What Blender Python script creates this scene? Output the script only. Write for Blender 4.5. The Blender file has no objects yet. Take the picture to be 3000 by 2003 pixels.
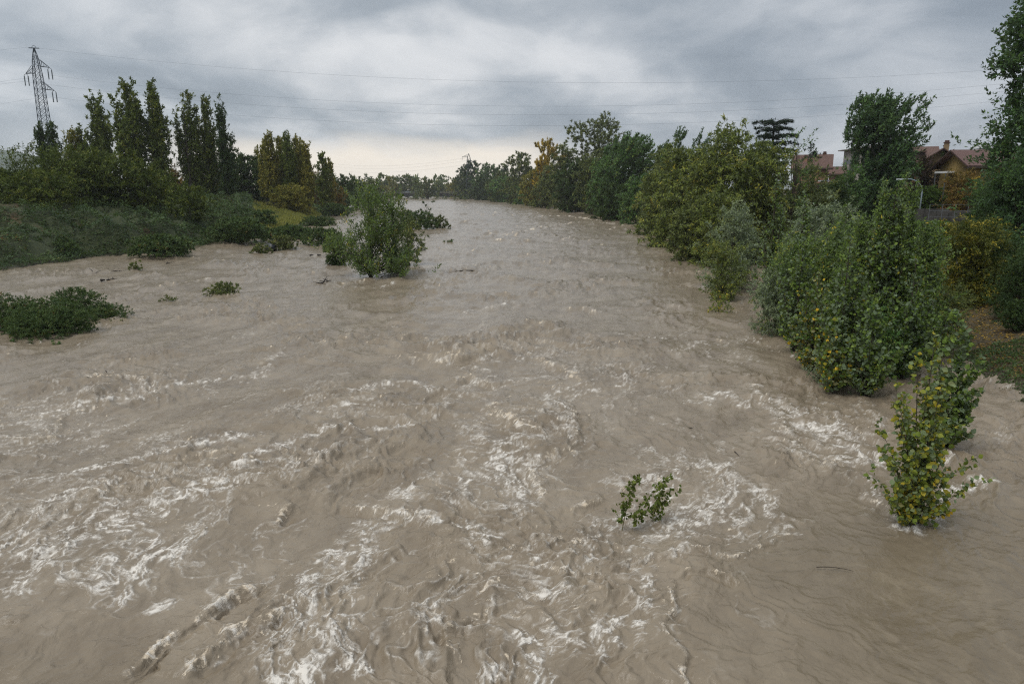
import bpy, math, random
import numpy as np
from mathutils import Vector

R = math.radians
sc = bpy.context.scene
col = sc.collection
random.seed(7)
rng = np.random.default_rng(11)

# ------------------------------------------------------------------ camera
H = 7.0                      # eye height above the flood water
PITCH = R(12.5)
cam = bpy.data.cameras.new('camera')
cam.sensor_width = 36.0
cam.lens = 24.0
cam.clip_start = 0.1
cam.clip_end = 9000
cam_o = bpy.data.objects.new('camera', cam)
col.objects.link(cam_o)
cam_o.location = (0, 0, H)
cam_o.rotation_euler = (R(90) - PITCH, 0, 0)
sc.camera = cam_o

# ------------------------------------------------------------------ render and exposure
sc.render.engine = 'CYCLES'
sc.cycles.use_denoising = False
try:
    sc.cycles.denoiser = 'OPENIMAGEDENOISE'
    sc.cycles.denoising_input_passes = 'RGB_ALBEDO_NORMAL'
    sc.cycles.denoising_prefilter = 'ACCURATE'
except Exception:
    pass
sc.cycles.filter_width = 1.2
sc.cycles.max_bounces = 6
sc.cycles.diffuse_bounces = 3
sc.cycles.glossy_bounces = 2
sc.cycles.transmission_bounces = 3
sc.cycles.volume_bounces = 2
sc.cycles.transparent_max_bounces = 4
sc.cycles.caustics_reflective = False
sc.cycles.caustics_refractive = False
sc.view_settings.view_transform = 'Standard'
sc.view_settings.look = 'None'
sc.view_settings.exposure = 0.3
sc.view_settings.gamma = 1.0
sc.view_settings.use_curve_mapping = False

# ------------------------------------------------------------------ node helper
class NT:
    def __init__(self, tree):
        self.t = tree
        tree.nodes.clear()
    def n(self, typ, **kw):
        nd = self.t.nodes.new(typ)
        for k, v in kw.items():
            if k.startswith('i_'):
                nd.inputs[k[2:].replace('_', ' ')].default_value = v
            else:
                setattr(nd, k, v)
        return nd
    def l(self, a, b):
        self.t.links.new(a, b)
    def math(self, op, a, b=None, c=None, clamp=False):
        nd = self.t.nodes.new('ShaderNodeMath'); nd.operation = op; nd.use_clamp = clamp
        for i, v in enumerate((a, b, c)):
            if v is None: continue
            if isinstance(v, (int, float)): nd.inputs[i].default_value = v
            else: self.l(v, nd.inputs[i])
        return nd.outputs[0]
    def vmath(self, op, a, b=None, scale=None):
        nd = self.t.nodes.new('ShaderNodeVectorMath'); nd.operation = op
        for i, v in enumerate((a, b)):
            if v is None: continue
            if isinstance(v, (tuple, list)): nd.inputs[i].default_value = v
            else: self.l(v, nd.inputs[i])
        if scale is not None:
            if isinstance(scale, (int, float)): nd.inputs['Scale'].default_value = scale
            else: self.l(scale, nd.inputs['Scale'])
        return nd.outputs[0]
    def noise(self, vec, scale, detail=3, rough=.5, dist=0., typ='FBM', lac=2.0, col=False, norm=True):
        nd = self.t.nodes.new('ShaderNodeTexNoise'); nd.noise_type = typ
        if hasattr(nd, 'normalize'): nd.normalize = norm
        nd.inputs['Scale'].default_value = scale; nd.inputs['Detail'].default_value = detail
        nd.inputs['Roughness'].default_value = rough; nd.inputs['Distortion'].default_value = dist
        nd.inputs['Lacunarity'].default_value = lac
        self.l(vec, nd.inputs['Vector'])
        return nd.outputs['Color' if col else 'Fac']
    def ramp(self, fac, stops, interp='LINEAR'):
        nd = self.t.nodes.new('ShaderNodeValToRGB'); cr = nd.color_ramp; cr.interpolation = interp
        while len(cr.elements) < len(stops): cr.elements.new(.5)
        for e, (p, c) in zip(cr.elements, stops):
            e.position = p
            e.color = (c, c, c, 1) if isinstance(c, (int, float)) else (*c, 1)
        self.l(fac, nd.inputs[0])
        return nd.outputs[0]
    def sstep(self, v, a, b):
        nd = self.t.nodes.new('ShaderNodeMapRange'); nd.interpolation_type = 'SMOOTHSTEP'
        self.l(v, nd.inputs['Value'])
        for k, x in (('From Min', a), ('From Max', b)):
            if isinstance(x, (int, float)): nd.inputs[k].default_value = x
            else: self.l(x, nd.inputs[k])
        return nd.outputs[0]
    def mix(self, fac, a, b, mode='MIX'):
        nd = self.t.nodes.new('ShaderNodeMix'); nd.data_type = 'RGBA'; nd.blend_type = mode
        nd.clamp_factor = True
        for k, v in ((0, fac), (6, a), (7, b)):
            if isinstance(v, (int, float)): nd.inputs[k].default_value = v if k == 0 else (v, v, v, 1)
            elif isinstance(v, (tuple, list)): nd.inputs[k].default_value = (*v[:3], 1)
            else: self.l(v, nd.inputs[k])
        return nd.outputs[2]

# ------------------------------------------------------------------ world: overcast sky
SUN_EL, SUN_AZ = 58, -125     # degrees; azimuth from +Y towards +X
w = bpy.data.worlds.new('World'); sc.world = w; w.use_nodes = True
N = NT(w.node_tree)
tc = N.n('ShaderNodeTexCoord')
sep = N.n('ShaderNodeSeparateXYZ'); N.l(tc.outputs['Generated'], sep.inputs[0])
dx, dy, dz = sep.outputs
dzc = N.math('MAXIMUM', dz, 0.0)
inv = N.math('DIVIDE', 1.0, N.math('ADD', dzc, 0.30))
px = N.math('MULTIPLY', dx, inv); py = N.math('MULTIPLY', dy, inv)
cb = N.n('ShaderNodeCombineXYZ'); N.l(px, cb.inputs[0]); N.l(py, cb.inputs[1])
P = N.vmath('ADD', cb.outputs[0], (3.1, 7.7, 0))
warp = N.noise(P, 1.3, 2, .5, col=True)
P2 = N.vmath('ADD', P, N.vmath('SCALE', N.vmath('SUBTRACT', warp, (.5, .5, .5)), scale=0.45))
big = N.noise(P2, 0.95, 3, .5, 0.)
med = N.noise(P2, 2.7, 5, .5, 0.15)
wis = N.noise(N.vmath('MULTIPLY', P2, (1.25, 1.0, 1)), 7.0, 5, .55, .3)
cl = N.math('ADD', N.math('MULTIPLY', big, .52), N.math('ADD', N.math('MULTIPLY', med, .37), N.math('MULTIPLY', wis, .11)))
ccol = N.ramp(cl, [(.36, (.24, .285, .34)), (.45, (.32, .37, .43)), (.51, (.44, .485, .54)), (.58, (.61, .645, .69)), (.68, (.74, .765, .80))])
# a broad drop of light from the middle of the view to the right, where the cloud is thicker
az = N.math('ARCTAN2', dx, dy)
thick = N.sstep(az, -.25, .75)
ccol = N.mix(N.math('MULTIPLY', thick, .85), ccol, (.66, .70, .75), 'MULTIPLY')
thl = N.sstep(N.math('MULTIPLY', az, -1.0), .25, .85)
ccol = N.mix(N.math('MULTIPLY', thl, .8), ccol, (.72, .77, .82), 'MULTIPLY')
# the cloud base thins to a pale cream band low over the far river
lowb = N.math('SUBTRACT', 1.0, N.sstep(N.math('ADD', dz, N.math('MULTIPLY', N.math('SUBTRACT', med, .5), .08)), .035, .085))
gap_az = N.math('MULTIPLY', N.sstep(az, -.62, -.30), N.math('SUBTRACT', 1.0, N.sstep(az, -.02, .16)))
ccol = N.mix(N.math('MULTIPLY', N.math('MULTIPLY', lowb, gap_az), .85), ccol, (1.02, .93, .80))
lowr = N.math('SUBTRACT', 1.0, N.sstep(dz, .0, .10))
ccol = N.mix(N.math('MULTIPLY', lowr, .30), ccol, (.52, .54, .57))
# overcast skies brighten smoothly towards the zenith
zen = N.math('ADD', 1.0, N.math('MULTIPLY', N.sstep(dz, .35, 1.0), .75))
ccol = N.vmath('SCALE', ccol, scale=zen)
ccol = N.vmath('MULTIPLY', ccol, (1.03, 1.0, .965))
bgc = N.n('ShaderNodeBackground'); N.l(ccol, bgc.inputs[0]); bgc.inputs[1].default_value = 0.98
sky = N.n('ShaderNodeTexSky'); sky.sky_type = 'NISHITA'; sky.sun_disc = False
sky.sun_elevation = R(SUN_EL); sky.sun_rotation = R(SUN_AZ)
bgs = N.n('ShaderNodeBackground'); N.l(sky.outputs[0], bgs.inputs[0]); bgs.inputs[1].default_value = 0.05
mx = N.n('ShaderNodeMixShader'); mx.inputs[0].default_value = .94
N.l(bgs.outputs[0], mx.inputs[1]); N.l(bgc.outputs[0], mx.inputs[2])
wo = N.n('ShaderNodeOutputWorld'); N.l(mx.outputs[0], wo.inputs[0])
try:
    w.cycles.sampling_method = 'MANUAL'; w.cycles.sample_map_resolution = 512
except Exception:
    pass

sun = bpy.data.lights.new('sun', 'SUN'); sun.energy = 1.5; sun.angle = R(40); sun.color = (1, .97, .92)
so = bpy.data.objects.new('sun', sun); col.objects.link(so)
sd = Vector((math.sin(R(SUN_AZ)) * math.cos(R(SUN_EL)), math.cos(R(SUN_AZ)) * math.cos(R(SUN_EL)), math.sin(R(SUN_EL))))
so.rotation_euler = sd.to_track_quat('Z', 'Y').to_euler()

# ------------------------------------------------------------------ measuring helpers (photo is 3000 x 2003, 2000 px focal length)
cp, sp = math.cos(PITCH), math.sin(PITCH)
def slope(py):                       # rise per metre of Y for a row of the photograph
    k = (1001.5 - py) / 2000.
    return (k * cp - sp) / (cp + k * sp)
def at_z(px, py, z=0.0):             # the point of height z seen at (px, py)
    Y = (z - H) / slope(py)
    zc = Y * cp - (z - H) * sp
    return np.array([(px - 1500) / 2000. * zc, Y, z])
def at_y(px, py, Y):                 # the point at distance Y seen at (px, py)
    dz = Y * slope(py)
    zc = Y * cp - dz * sp
    return np.array([(px - 1500) / 2000. * zc, Y, H + dz])
D = 3000 / 2348.                     # second set of measurements, taken at 2348 px width

# ------------------------------------------------------------------ objects
def tag(o, label=None, cat=None, group=None, kind=None):
    if label: o['label'] = label
    if cat: o['category'] = cat
    if group: o['group'] = group
    if kind: o['kind'] = kind
    return o
def empty(name, loc, rz=0.):
    o = bpy.data.objects.new(name, None); col.objects.link(o)
    o.location = loc; o.rotation_euler = (0, 0, rz); o.empty_display_size = .2
    return o
def mesh_np(name, V, F, m=None, parent=None, smooth=False, attrs=None, loc=None):
    """V: n x 3, F: m x k (k = 3 or 4)"""
    V = np.asarray(V, np.float32); F = np.asarray(F, np.int32)
    me = bpy.data.meshes.new(name)
    k = F.shape[1]
    me.vertices.add(len(V)); me.vertices.foreach_set('co', V.ravel())
    me.loops.add(F.size); me.loops.foreach_set('vertex_index', F.ravel())
    me.polygons.add(len(F))
    me.polygons.foreach_set('loop_start', np.arange(0, F.size, k, dtype=np.int32))
    me.polygons.foreach_set('use_smooth', np.full(len(F), smooth, bool))
    if attrs:
        for an, a in attrs.items():
            at = me.attributes.new(an, 'FLOAT', 'POINT'); at.data.foreach_set('value', np.asarray(a, np.float32).ravel())
    me.update(calc_edges=True)
    if m is not None: me.materials.append(m)
    o = bpy.data.objects.new(name, me); col.objects.link(o)
    if parent is not None: o.parent = parent
    if loc is not None: o.location = loc
    return o

class MB:
    def __init__(self): self.V = []; self.F = []
    def quad(self, a, b, c, d):
        i = len(self.V); self.V += [a, b, c, d]; self.F.append((i, i+1, i+2, i+3)); return self
    def tri(self, a, b, c):
        i = len(self.V); self.V += [a, b, c]; self.F.append((i, i+1, i+2)); return self
    def box(self, x0, x1, y0, y1, z0, z1):
        i = len(self.V)
        self.V += [(x0,y0,z0),(x1,y0,z0),(x1,y1,z0),(x0,y1,z0),(x0,y0,z1),(x1,y0,z1),(x1,y1,z1),(x0,y1,z1)]
        self.F += [(i,i+3,i+2,i+1),(i+4,i+5,i+6,i+7),(i,i+1,i+5,i+4),(i+1,i+2,i+6,i+5),(i+2,i+3,i+7,i+6),(i+3,i,i+4,i+7)]
        return self
    def prism(self, poly, y0, y1):      # polygon in x,z extruded along y
        i = len(self.V); n = len(poly)
        self.V += [(x, y0, z) for x, z in poly] + [(x, y1, z) for x, z in poly]
        self.F.append(tuple(i+k for k in range(n))); self.F.append(tuple(i+n+k for k in reversed(range(n))))
        for k in range(n):
            a, b = k, (k+1) % n
            self.F.append((i+a, i+n+a, i+n+b, i+b))
        return self
    def tube(self, pts, r, n=6, cap=True):
        pts = [Vector(p) for p in pts]
        if isinstance(r, (int, float)): r = [r] * len(pts)
        i = len(self.V)
        for k, p in enumerate(pts):
            d = (pts[min(k+1, len(pts)-1)] - pts[max(k-1, 0)]).normalized()
            u = d.cross(Vector((0, 0, 1)) if abs(d.z) < .93 else Vector((0, 1, 0))).normalized(); v = d.cross(u)
            for j in range(n):
                a = 2*math.pi*j/n
                self.V.append(tuple(p + (u*math.cos(a) + v*math.sin(a)) * r[k]))
        for k in range(len(pts)-1):
            for j in range(n):
                a = i+k*n+j; b = i+k*n+(j+1) % n
                self.F.append((a, b, b+n, a+n))
        if cap:
            self.F.append(tuple(i+j for j in reversed(range(n))))
            self.F.append(tuple(i+(len(pts)-1)*n+j for j in range(n)))
        return self
    def build(self, name, m, parent=None, smooth=False):
        me = bpy.data.meshes.new(name)
        me.from_pydata([tuple(map(float, v)) for v in self.V], [], self.F); me.update()
        if smooth: me.polygons.foreach_set('use_smooth', [True]*len(me.polygons))
        if m is not None: me.materials.append(m)
        o = bpy.data.objects.new(name, me); col.objects.link(o)
        if parent is not None: o.parent = parent
        return o

# ------------------------------------------------------------------ numpy noise
def _h(ix, iy, seed):
    h = (ix.astype(np.int64) * 374761393 + iy.astype(np.int64) * 668265263 + seed * 982451653) & 0xFFFFFFFF
    h = ((h ^ (h >> 13)) * 1274126177) & 0xFFFFFFFF
    return (h ^ (h >> 16)) & 0xFFFF
GT = np.stack([np.cos(np.arange(256) * 2*np.pi/256), np.sin(np.arange(256) * 2*np.pi/256)], 1).astype(np.float32)
def perlin(x, y, seed=0):
    xi = np.floor(x); yi = np.floor(y)
    fx = (x - xi).astype(np.float32); fy = (y - yi).astype(np.float32)
    u = fx*fx*fx*(fx*(fx*6-15)+10); v = fy*fy*fy*(fy*(fy*6-15)+10)
    out = []
    for ox, oy in ((0, 0), (1, 0), (0, 1), (1, 1)):
        g = GT[_h(xi+ox, yi+oy, seed) & 255]
        out.append(g[..., 0]*(fx-ox) + g[..., 1]*(fy-oy))
    a = out[0] + u*(out[1]-out[0]); b = out[2] + u*(out[3]-out[2])
    return (a + v*(b-a)) * 1.5
def fbm(x, y, oct=4, seed=0, g=.5):
    s = 0; a = 1.; t = 0.
    for k in range(oct):
        s = s + a*perlin(x, y, seed+k*17); t += a; a *= g; x = x*2.03+5.1; y = y*2.03+1.7
    return s / t
def sm(x, a, b):
    t = np.clip((x-a)/(b-a), 0, 1); return t*t*(3-2*t)

# ------------------------------------------------------------------ materials
def pbsdf(name, color, rough=.7, metal=0., spec=.5, noise=None, bump=None):
    m = bpy.data.materials.new(name); m.use_nodes = True
    n = NT(m.node_tree)
    b = n.n('ShaderNodeBsdfPrincipled'); b.inputs['Roughness'].default_value = rough; b.inputs['Metallic'].default_value = metal
    b.inputs['Specular IOR Level'].default_value = spec
    o = n.n('ShaderNodeOutputMaterial'); n.l(b.outputs[0], o.inputs[0])
    tc = n.n('ShaderNodeTexCoord')
    if noise:
        sc_, amt = noise
        f = n.noise(tc.outputs['Object'], sc_, 5, .6)
        c = n.mix(n.sstep(f, .3, .7), tuple(x*(1-amt) for x in color), tuple(min(1, x*(1+amt)) for x in color))
        n.l(c, b.inputs['Base Color'])
    else:
        b.inputs['Base Color'].default_value = (*color, 1)
    if bump:
        f = n.noise(tc.outputs['Object'], bump[0], 4, .6)
        bp = n.n('ShaderNodeBump'); bp.inputs['Strength'].default_value = bump[1]; bp.inputs['Distance'].default_value = .02
        n.l(f, bp.inputs['Height']); n.l(bp.outputs[0], b.inputs['Normal'])
    return m

def leaf_mat(name, stops, trans=.25, back=None, rough=.55, spec=.2):
    stops = [(p, tuple(min(.8, x*g) for x, g in zip(c, (1.72, 1.68, 1.2)))) for p, c in stops]
    m = bpy.data.materials.new(name); m.use_nodes = True
    n = NT(m.node_tree)
    at = n.n('ShaderNodeAttribute'); at.attribute_name = 'tint'
    c = n.ramp(at.outputs['Fac'], stops)
    if back:
        g = n.n('ShaderNodeNewGeometry')
        c = n.mix(n.math('MULTIPLY', g.outputs['Backfacing'], .8), c, back)
    b = n.n('ShaderNodeBsdfPrincipled'); b.inputs['Roughness'].default_value = rough
    b.inputs['Specular IOR Level'].default_value = spec
    n.l(c, b.inputs['Base Color'])
    t = n.n('ShaderNodeBsdfTranslucent'); n.l(n.mix(.5, c, (.16, .2, .03), 'MIX'), t.inputs[0])
    mx = n.n('ShaderNodeMixShader'); mx.inputs[0].default_value = trans
    n.l(b.outputs[0], mx.inputs[1]); n.l(t.outputs[0], mx.inputs[2])
    o = n.n('ShaderNodeOutputMaterial'); n.l(mx.outputs[0], o.inputs[0])
    return m
L = dict(
    maple=leaf_mat('maple_leaves', [(0, (.025, .035, .010)), (.55, (.06, .068, .014)), (.82, (.16, .14, .025)), (1, (.30, .23, .035))]),
    pop=leaf_mat('poplar_leaves', [(0, (.030, .045, .014)), (.4, (.062, .085, .022)), (.8, (.105, .125, .034)), (1, (.17, .155, .036))]),
    gold=leaf_mat('golden_poplar_leaves', [(0, (.075, .08, .02)), (.5, (.13, .125, .03)), (1, (.22, .18, .04))]),
    yellow=leaf_mat('yellow_leaves', [(0, (.12, .10, .02)), (.4, (.24, .17, .025)), (1, (.40, .28, .04))]),
    dark=leaf_mat('dark_leaves', [(0, (.015, .03, .014)), (.6, (.028, .05, .02)), (1, (.05, .075, .026))]),
    olive=leaf_mat('olive_willow_leaves', [(0, (.045, .06, .022)), (.5, (.085, .105, .035)), (.85, (.125, .14, .05)), (1, (.2, .16, .035))], back=(.12, .145, .08)),
    willow=leaf_mat('yellowing_willow_leaves', [(0, (.045, .066, .018)), (.4, (.095, .122, .030)), (.78, (.15, .172, .045)), (.93, (.25, .21, .035)), (1, (.38, .26, .03))], back=(.15, .18, .10)),
    green=leaf_mat('green_poplar_leaves', [(0, (.025, .06, .02)), (.5, (.05, .105, .03)), (.85, (.085, .15, .042)), (1, (.2, .18, .035))], back=(.13, .185, .105)),
    blown=leaf_mat('windblown_poplar_leaves', [(0, (.022, .05, .02)), (.6, (.045, .09, .032)), (1, (.08, .13, .045))], back=(.10, .15, .095)),
    silver=leaf_mat('silver_willow_leaves', [(0, (.075, .105, .065)), (.6, (.13, .165, .115)), (1, (.2, .23, .17))], back=(.24, .28, .23)),
    young=leaf_mat('young_poplar_leaves', [(0, (.036, .066, .016)), (.5, (.082, .128, .032)), (.80, (.13, .18, .05)), (.92, (.22, .20, .03)), (1, (.40, .27, .03))], back=(.17, .22, .14), trans=.3),
    sapl=leaf_mat('sapling_leaves', [(0, (.05, .08, .018)), (.35, (.11, .145, .03)), (.65, (.19, .20, .04)), (.92, (.32, .24, .03)), (1, (.48, .3, .03))], back=(.19, .25, .14), trans=.3),
    rob=leaf_mat('acacia_leaves', [(0, (.022, .038, .012)), (.45, (.045, .065, .017)), (.8, (.085, .105, .024)), (1, (.15, .14, .03))]),
    bram=leaf_mat('bramble_leaves', [(0, (.022, .042, .022)), (.55, (.045, .075, .034)), (.86, (.07, .10, .042)), (.95, (.10, .07, .03)), (1, (.12, .035, .025))]),
    cedar=leaf_mat('cedar_needles', [(0, (.008, .018, .014)), (1, (.02, .038, .026))], trans=.05),
    purple=leaf_mat('purple_leaves', [(0, (.014, .008, .01)), (1, (.035, .016, .02))]),
    hedge=leaf_mat('hedge_leaves', [(0, (.03, .06, .018)), (1, (.07, .115, .03))]),
    rust=leaf_mat('rust_leaves', [(0, (.08, .05, .02)), (.5, (.11, .085, .025)), (1, (.18, .08, .03))]),
    far=leaf_mat('distant_leaves', [(0, (.03, .055, .025)), (.5, (.065, .09, .035)), (.8, (.11, .12, .04)), (1, (.2, .16, .05))]),
)
M = dict(
    bark=pbsdf('bark', (.055, .042, .03), .9, noise=(3, .4), bump=(9, .6)),
    dbark=pbsdf('dark_bark', (.028, .022, .018), .9, noise=(3, .4)),
    stem=pbsdf('young_green_bark', (.22, .19, .09), .6, noise=(4, .3)),
    steel=pbsdf('galvanised_steel', (.07, .085, .10), .5, .5),
    wire=pbsdf('cable_aluminium', (.20, .22, .25), .6, .1),
    insul=pbsdf('insulator_glass', (.03, .05, .055), .25),
    lamp=pbsdf('painted_lamp_steel', (.32, .38, .42), .45, .3),
    lamphead=pbsdf('lamp_head', (.62, .66, .68), .4),
    girder=pbsdf('dark_girder', (.022, .02, .022), .7),
    rail=pbsdf('rail_paint', (.16, .17, .18), .5, .3),
    conc=pbsdf('concrete', (.15, .14, .125), .9, noise=(1.2, .35), bump=(6, .4)),
    dconc=pbsdf('weathered_concrete', (.065, .06, .052), .9, noise=(1.0, .45)),
    wpink=pbsdf('pink_plaster', (.28, .15, .12), .9, noise=(.7, .15)),
    worange=pbsdf('salmon_plaster', (.32, .18, .12), .9, noise=(.7, .15)),
    wyel=pbsdf('yellow_plaster', (.30, .205, .065), .9, noise=(.7, .12)),
    wochre=pbsdf('ochre_plaster', (.26, .18, .095), .9, noise=(.7, .15)),
    wwhite=pbsdf('off_white_plaster', (.36, .32, .28), .9, noise=(.7, .1)),
    glass=pbsdf('window_glass', (.02, .025, .03), .12),
    wood=pbsdf('dark_wood', (.05, .028, .016), .75, noise=(5, .4)),
    white=pbsdf('white_paint', (.75, .75, .75), .4),
    soffit=pbsdf('eaves_timber', (.045, .03, .022), .8),
    groof=pbsdf('grey_sheet_roof', (.19, .17, .155), .7, noise=(.5, .15)),
    carw=pbsdf('white_car_paint', (.62, .66, .70), .25, spec=.6),
    carg=pbsdf('silver_car_paint', (.36, .42, .48), .25, .4),
    tyre=pbsdf('tyre_rubber', (.015, .015, .016), .8),
    rim=pbsdf('wheel_rim', (.4, .4, .4), .35, .8),
    bag=pbsdf('black_plastic', (.01, .012, .016), .4),
    asph=pbsdf('asphalt', (.06, .058, .055), .9, noise=(2, .2)),
    litter=leaf_mat('fallen_leaves', [(0, (.06, .035, .015)), (.5, (.13, .082, .028)), (1, (.26, .175, .045))]),
)
def tile_mat(name, c1, c2):
    m = bpy.data.materials.new(name); m.use_nodes = True
    n = NT(m.node_tree); tc = n.n('ShaderNodeTexCoord')
    wv = n.n('ShaderNodeTexWave'); wv.bands_direction = 'X'; wv.inputs['Scale'].default_value = 1.3; wv.inputs['Distortion'].default_value = .6
    n.l(tc.outputs['Object'], wv.inputs['Vector'])
    wz = n.n('ShaderNodeTexWave'); wz.bands_direction = 'Z'; wz.wave_profile = 'SAW'; wz.inputs['Scale'].default_value = 1.6
    n.l(tc.outputs['Object'], wz.inputs['Vector'])
    f = n.noise(tc.outputs['Object'], 3.5, 5, .7)
    c = n.mix(n.sstep(f, .3, .7), c1, c2)
    h = n.math('ADD', n.math('MULTIPLY', wv.outputs['Fac'], .6), n.math('MULTIPLY', wz.outputs['Fac'], .6))
    bp = n.n('ShaderNodeBump'); bp.inputs['Strength'].default_value = .8; bp.inputs['Distance'].default_value = .08
    n.l(h, bp.inputs['Height'])
    b = n.n('ShaderNodeBsdfPrincipled'); b.inputs['Roughness'].default_value = .85
    n.l(c, b.inputs['Base Color']); n.l(bp.outputs[0], b.inputs['Normal'])
    o = n.n('ShaderNodeOutputMaterial'); n.l(b.outputs[0], o.inputs[0])
    return m
M['tiles'] = tile_mat('old_roof_tiles', (.085, .045, .035), (.16, .092, .07))
M['rtiles'] = tile_mat('red_roof_tiles', (.095, .05, .042), (.15, .085, .072))

# ------------------------------------------------------------------ river banks (waterlines measured on the photograph)
def line_from(pts, pre, post):
    a = [at_z(x, y)[:2] for x, y in pts]
    a = pre + [tuple(p) for p in a] + post
    a.sort(key=lambda p: p[1])
    return np.array([p[1] for p in a]), np.array([p[0] for p in a])
LY, LX = line_from([(0, 795), (290, 752), (480, 742), (640, 708), (800, 693), (930, 650), (985, 615), (1040, 595)], [(-64, -60), (-56, 20)], [(-112, 640), (-150, 760), (-400, 1000), (-900, 1400)])
RY, RX = line_from([(3000, 1205), (2900, 1130), (2800, 1065), (2745, 960), (2640, 860), (2420, 790), (2170, 730), (2020, 680), (1820, 640), (1700, 622), (1560, 600), (1430, 588)], [(17, -60), (17, 12)], [(-36, 640), (-70, 760), (-300, 1000), (-800, 1400)])
def bankL(Y): return np.interp(Y, LY, LX)
def bankR(Y): return np.interp(Y, RY, RX)
def GRASS(X, Y): return sm(.062 - np.abs(X/np.maximum(Y, 1) + .318), 0, .015)*sm(Y, 100, 118)*(1-sm(Y, 180, 200))
def terrain(X, Y, rough=True):
    X = np.asarray(X, float); Y = np.asarray(Y, float)
    dl = bankL(Y) - X; dr = X - bankR(Y)
    zl = np.interp(dl, [-30, -6, 0, 8, 26, 34, 80, 400], [-3, -1.6, 0, 2.3, 4.8, 5.2, 5.5, 8])
    fr = np.clip(Y/120, 0, 1)
    zr = np.interp(dr, [-30, -5, 0, 3, 9, 30, 120, 400], [-3, -1.6, 0, .9, 1.7, 2.5, 3.6, 8])
    mo = np.abs(fbm(X/6.5+3, Y/8.5, 2, 211)); mo2 = np.abs(fbm(X/2.6, Y/3.2, 2, 215))
    zl = zl + sm(dl, -.5, 3.5)*(1-sm(dl, 22, 34))*((1-np.clip(mo*2.0, 0, 1))*2.9 - mo2*1.5 - .5)*(1-.85*GRASS(X, Y))
    z = np.where(dl > -30, zl, np.where(dr > -30, zr, -3.))
    if rough:
        amp = np.clip(np.maximum(dl, dr) / 6, 0, 1)
        z = z + amp * (fbm(X/9, Y/9, 3, 3) * .55 * np.where(dl > 0, 1, .35) + fbm(X/2.2, Y/2.2, 2, 9) * .12)
    return z
def tz(x, y): return float(terrain(np.array([x]), np.array([y]))[0])

# ground sheet, out to the horizon
yy = np.concatenate([np.arange(-60, 30, 2.), np.arange(30, 200, 1.0), np.arange(200, 1000, 8), np.geomspace(1000, 2250, 16)])
xx = np.concatenate([-np.geomspace(2650, 180, 34), np.arange(-178, -110, 3), np.arange(-109, -28, 1.0), np.arange(-27, 10, 3), np.arange(10, 60, 1.2), np.arange(61, 120, 3), np.geomspace(122, 2250, 36)])
GX, GY = np.meshgrid(xx, yy)
GZ = terrain(GX, GY)
nx, ny = len(xx), len(yy)
def grid_faces(nx, ny):
    i = np.arange(nx*ny).reshape(ny, nx)
    return np.stack([i[:-1, :-1], i[:-1, 1:], i[1:, 1:], i[1:, :-1]], -1).reshape(-1, 4)
gm = bpy.data.materials.new('bank_ground'); gm.use_nodes = True
n = NT(gm.node_tree)
geo = n.n('ShaderNodeNewGeometry'); sp_ = n.n('ShaderNodeSeparateXYZ'); n.l(geo.outputs['Position'], sp_.inputs[0])
f1 = n.noise(geo.outputs['Position'], .18, 5, .6); f2 = n.noise(geo.outputs['Position'], 3.0, 6, .7)
grass = n.ramp(f2, [(.25, (.02, .03, .010)), (.5, (.04, .052, .018)), (.75, (.075, .08, .028))])
soil = n.ramp(f2, [(.25, (.03, .022, .012)), (.6, (.085, .052, .022)), (.8, (.16, .10, .035))])
side = n.sstep(sp_.outputs[0], 2., 12.)
c = n.mix(n.math('MAXIMUM', n.sstep(f1, .55, .68), n.math('MULTIPLY', side, .75)), grass, soil)
wet = n.math('SUBTRACT', 1.0, n.sstep(sp_.outputs[2], .05, .5))
c = n.mix(n.math('MULTIPLY', wet, .8), c, (.05, .04, .03))
b = n.n('ShaderNodeBsdfPrincipled'); b.inputs['Roughness'].default_value = .95; n.l(c, b.inputs['Base Color'])
bp = n.n('ShaderNodeBump'); bp.inputs['Distance'].default_value = .15; bp.inputs['Strength'].default_value = .7
n.l(f2, bp.inputs['Height']); n.l(bp.outputs[0], b.inputs['Normal'])
o_ = n.n('ShaderNodeOutputMaterial'); n.l(b.outputs[0], o_.inputs[0])
g = mesh_np('ground', np.stack([GX, GY, GZ], -1).reshape(-1, 3), grid_faces(nx, ny), gm, smooth=True)
tag(g, kind='structure')

# hills on the left horizon
hm = pbsdf('wooded_hill', (.05, .07, .04), .95, noise=(.01, .5))
hx = np.linspace(-2600, -760, 90); hy = np.linspace(1400, 2200, 24)
HX, HY = np.meshgrid(hx, hy)
prof = np.interp(HX, [-2600, -1750, -1450, -1310, -1210, -1130, -760], [165, 140, 105, 76, 36, 8, 0])
HZ = prof * np.sin(np.clip((HY-1400)/600, 0, 1)*np.pi/2) * (1 + .18*fbm(HX/150, HY/150, 4, 5)) + 2
g = mesh_np('hills', np.stack([HX, HY, HZ], -1).reshape(-1, 3), grid_faces(90, 24), hm, smooth=True)
tag(g, kind='structure')

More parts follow.
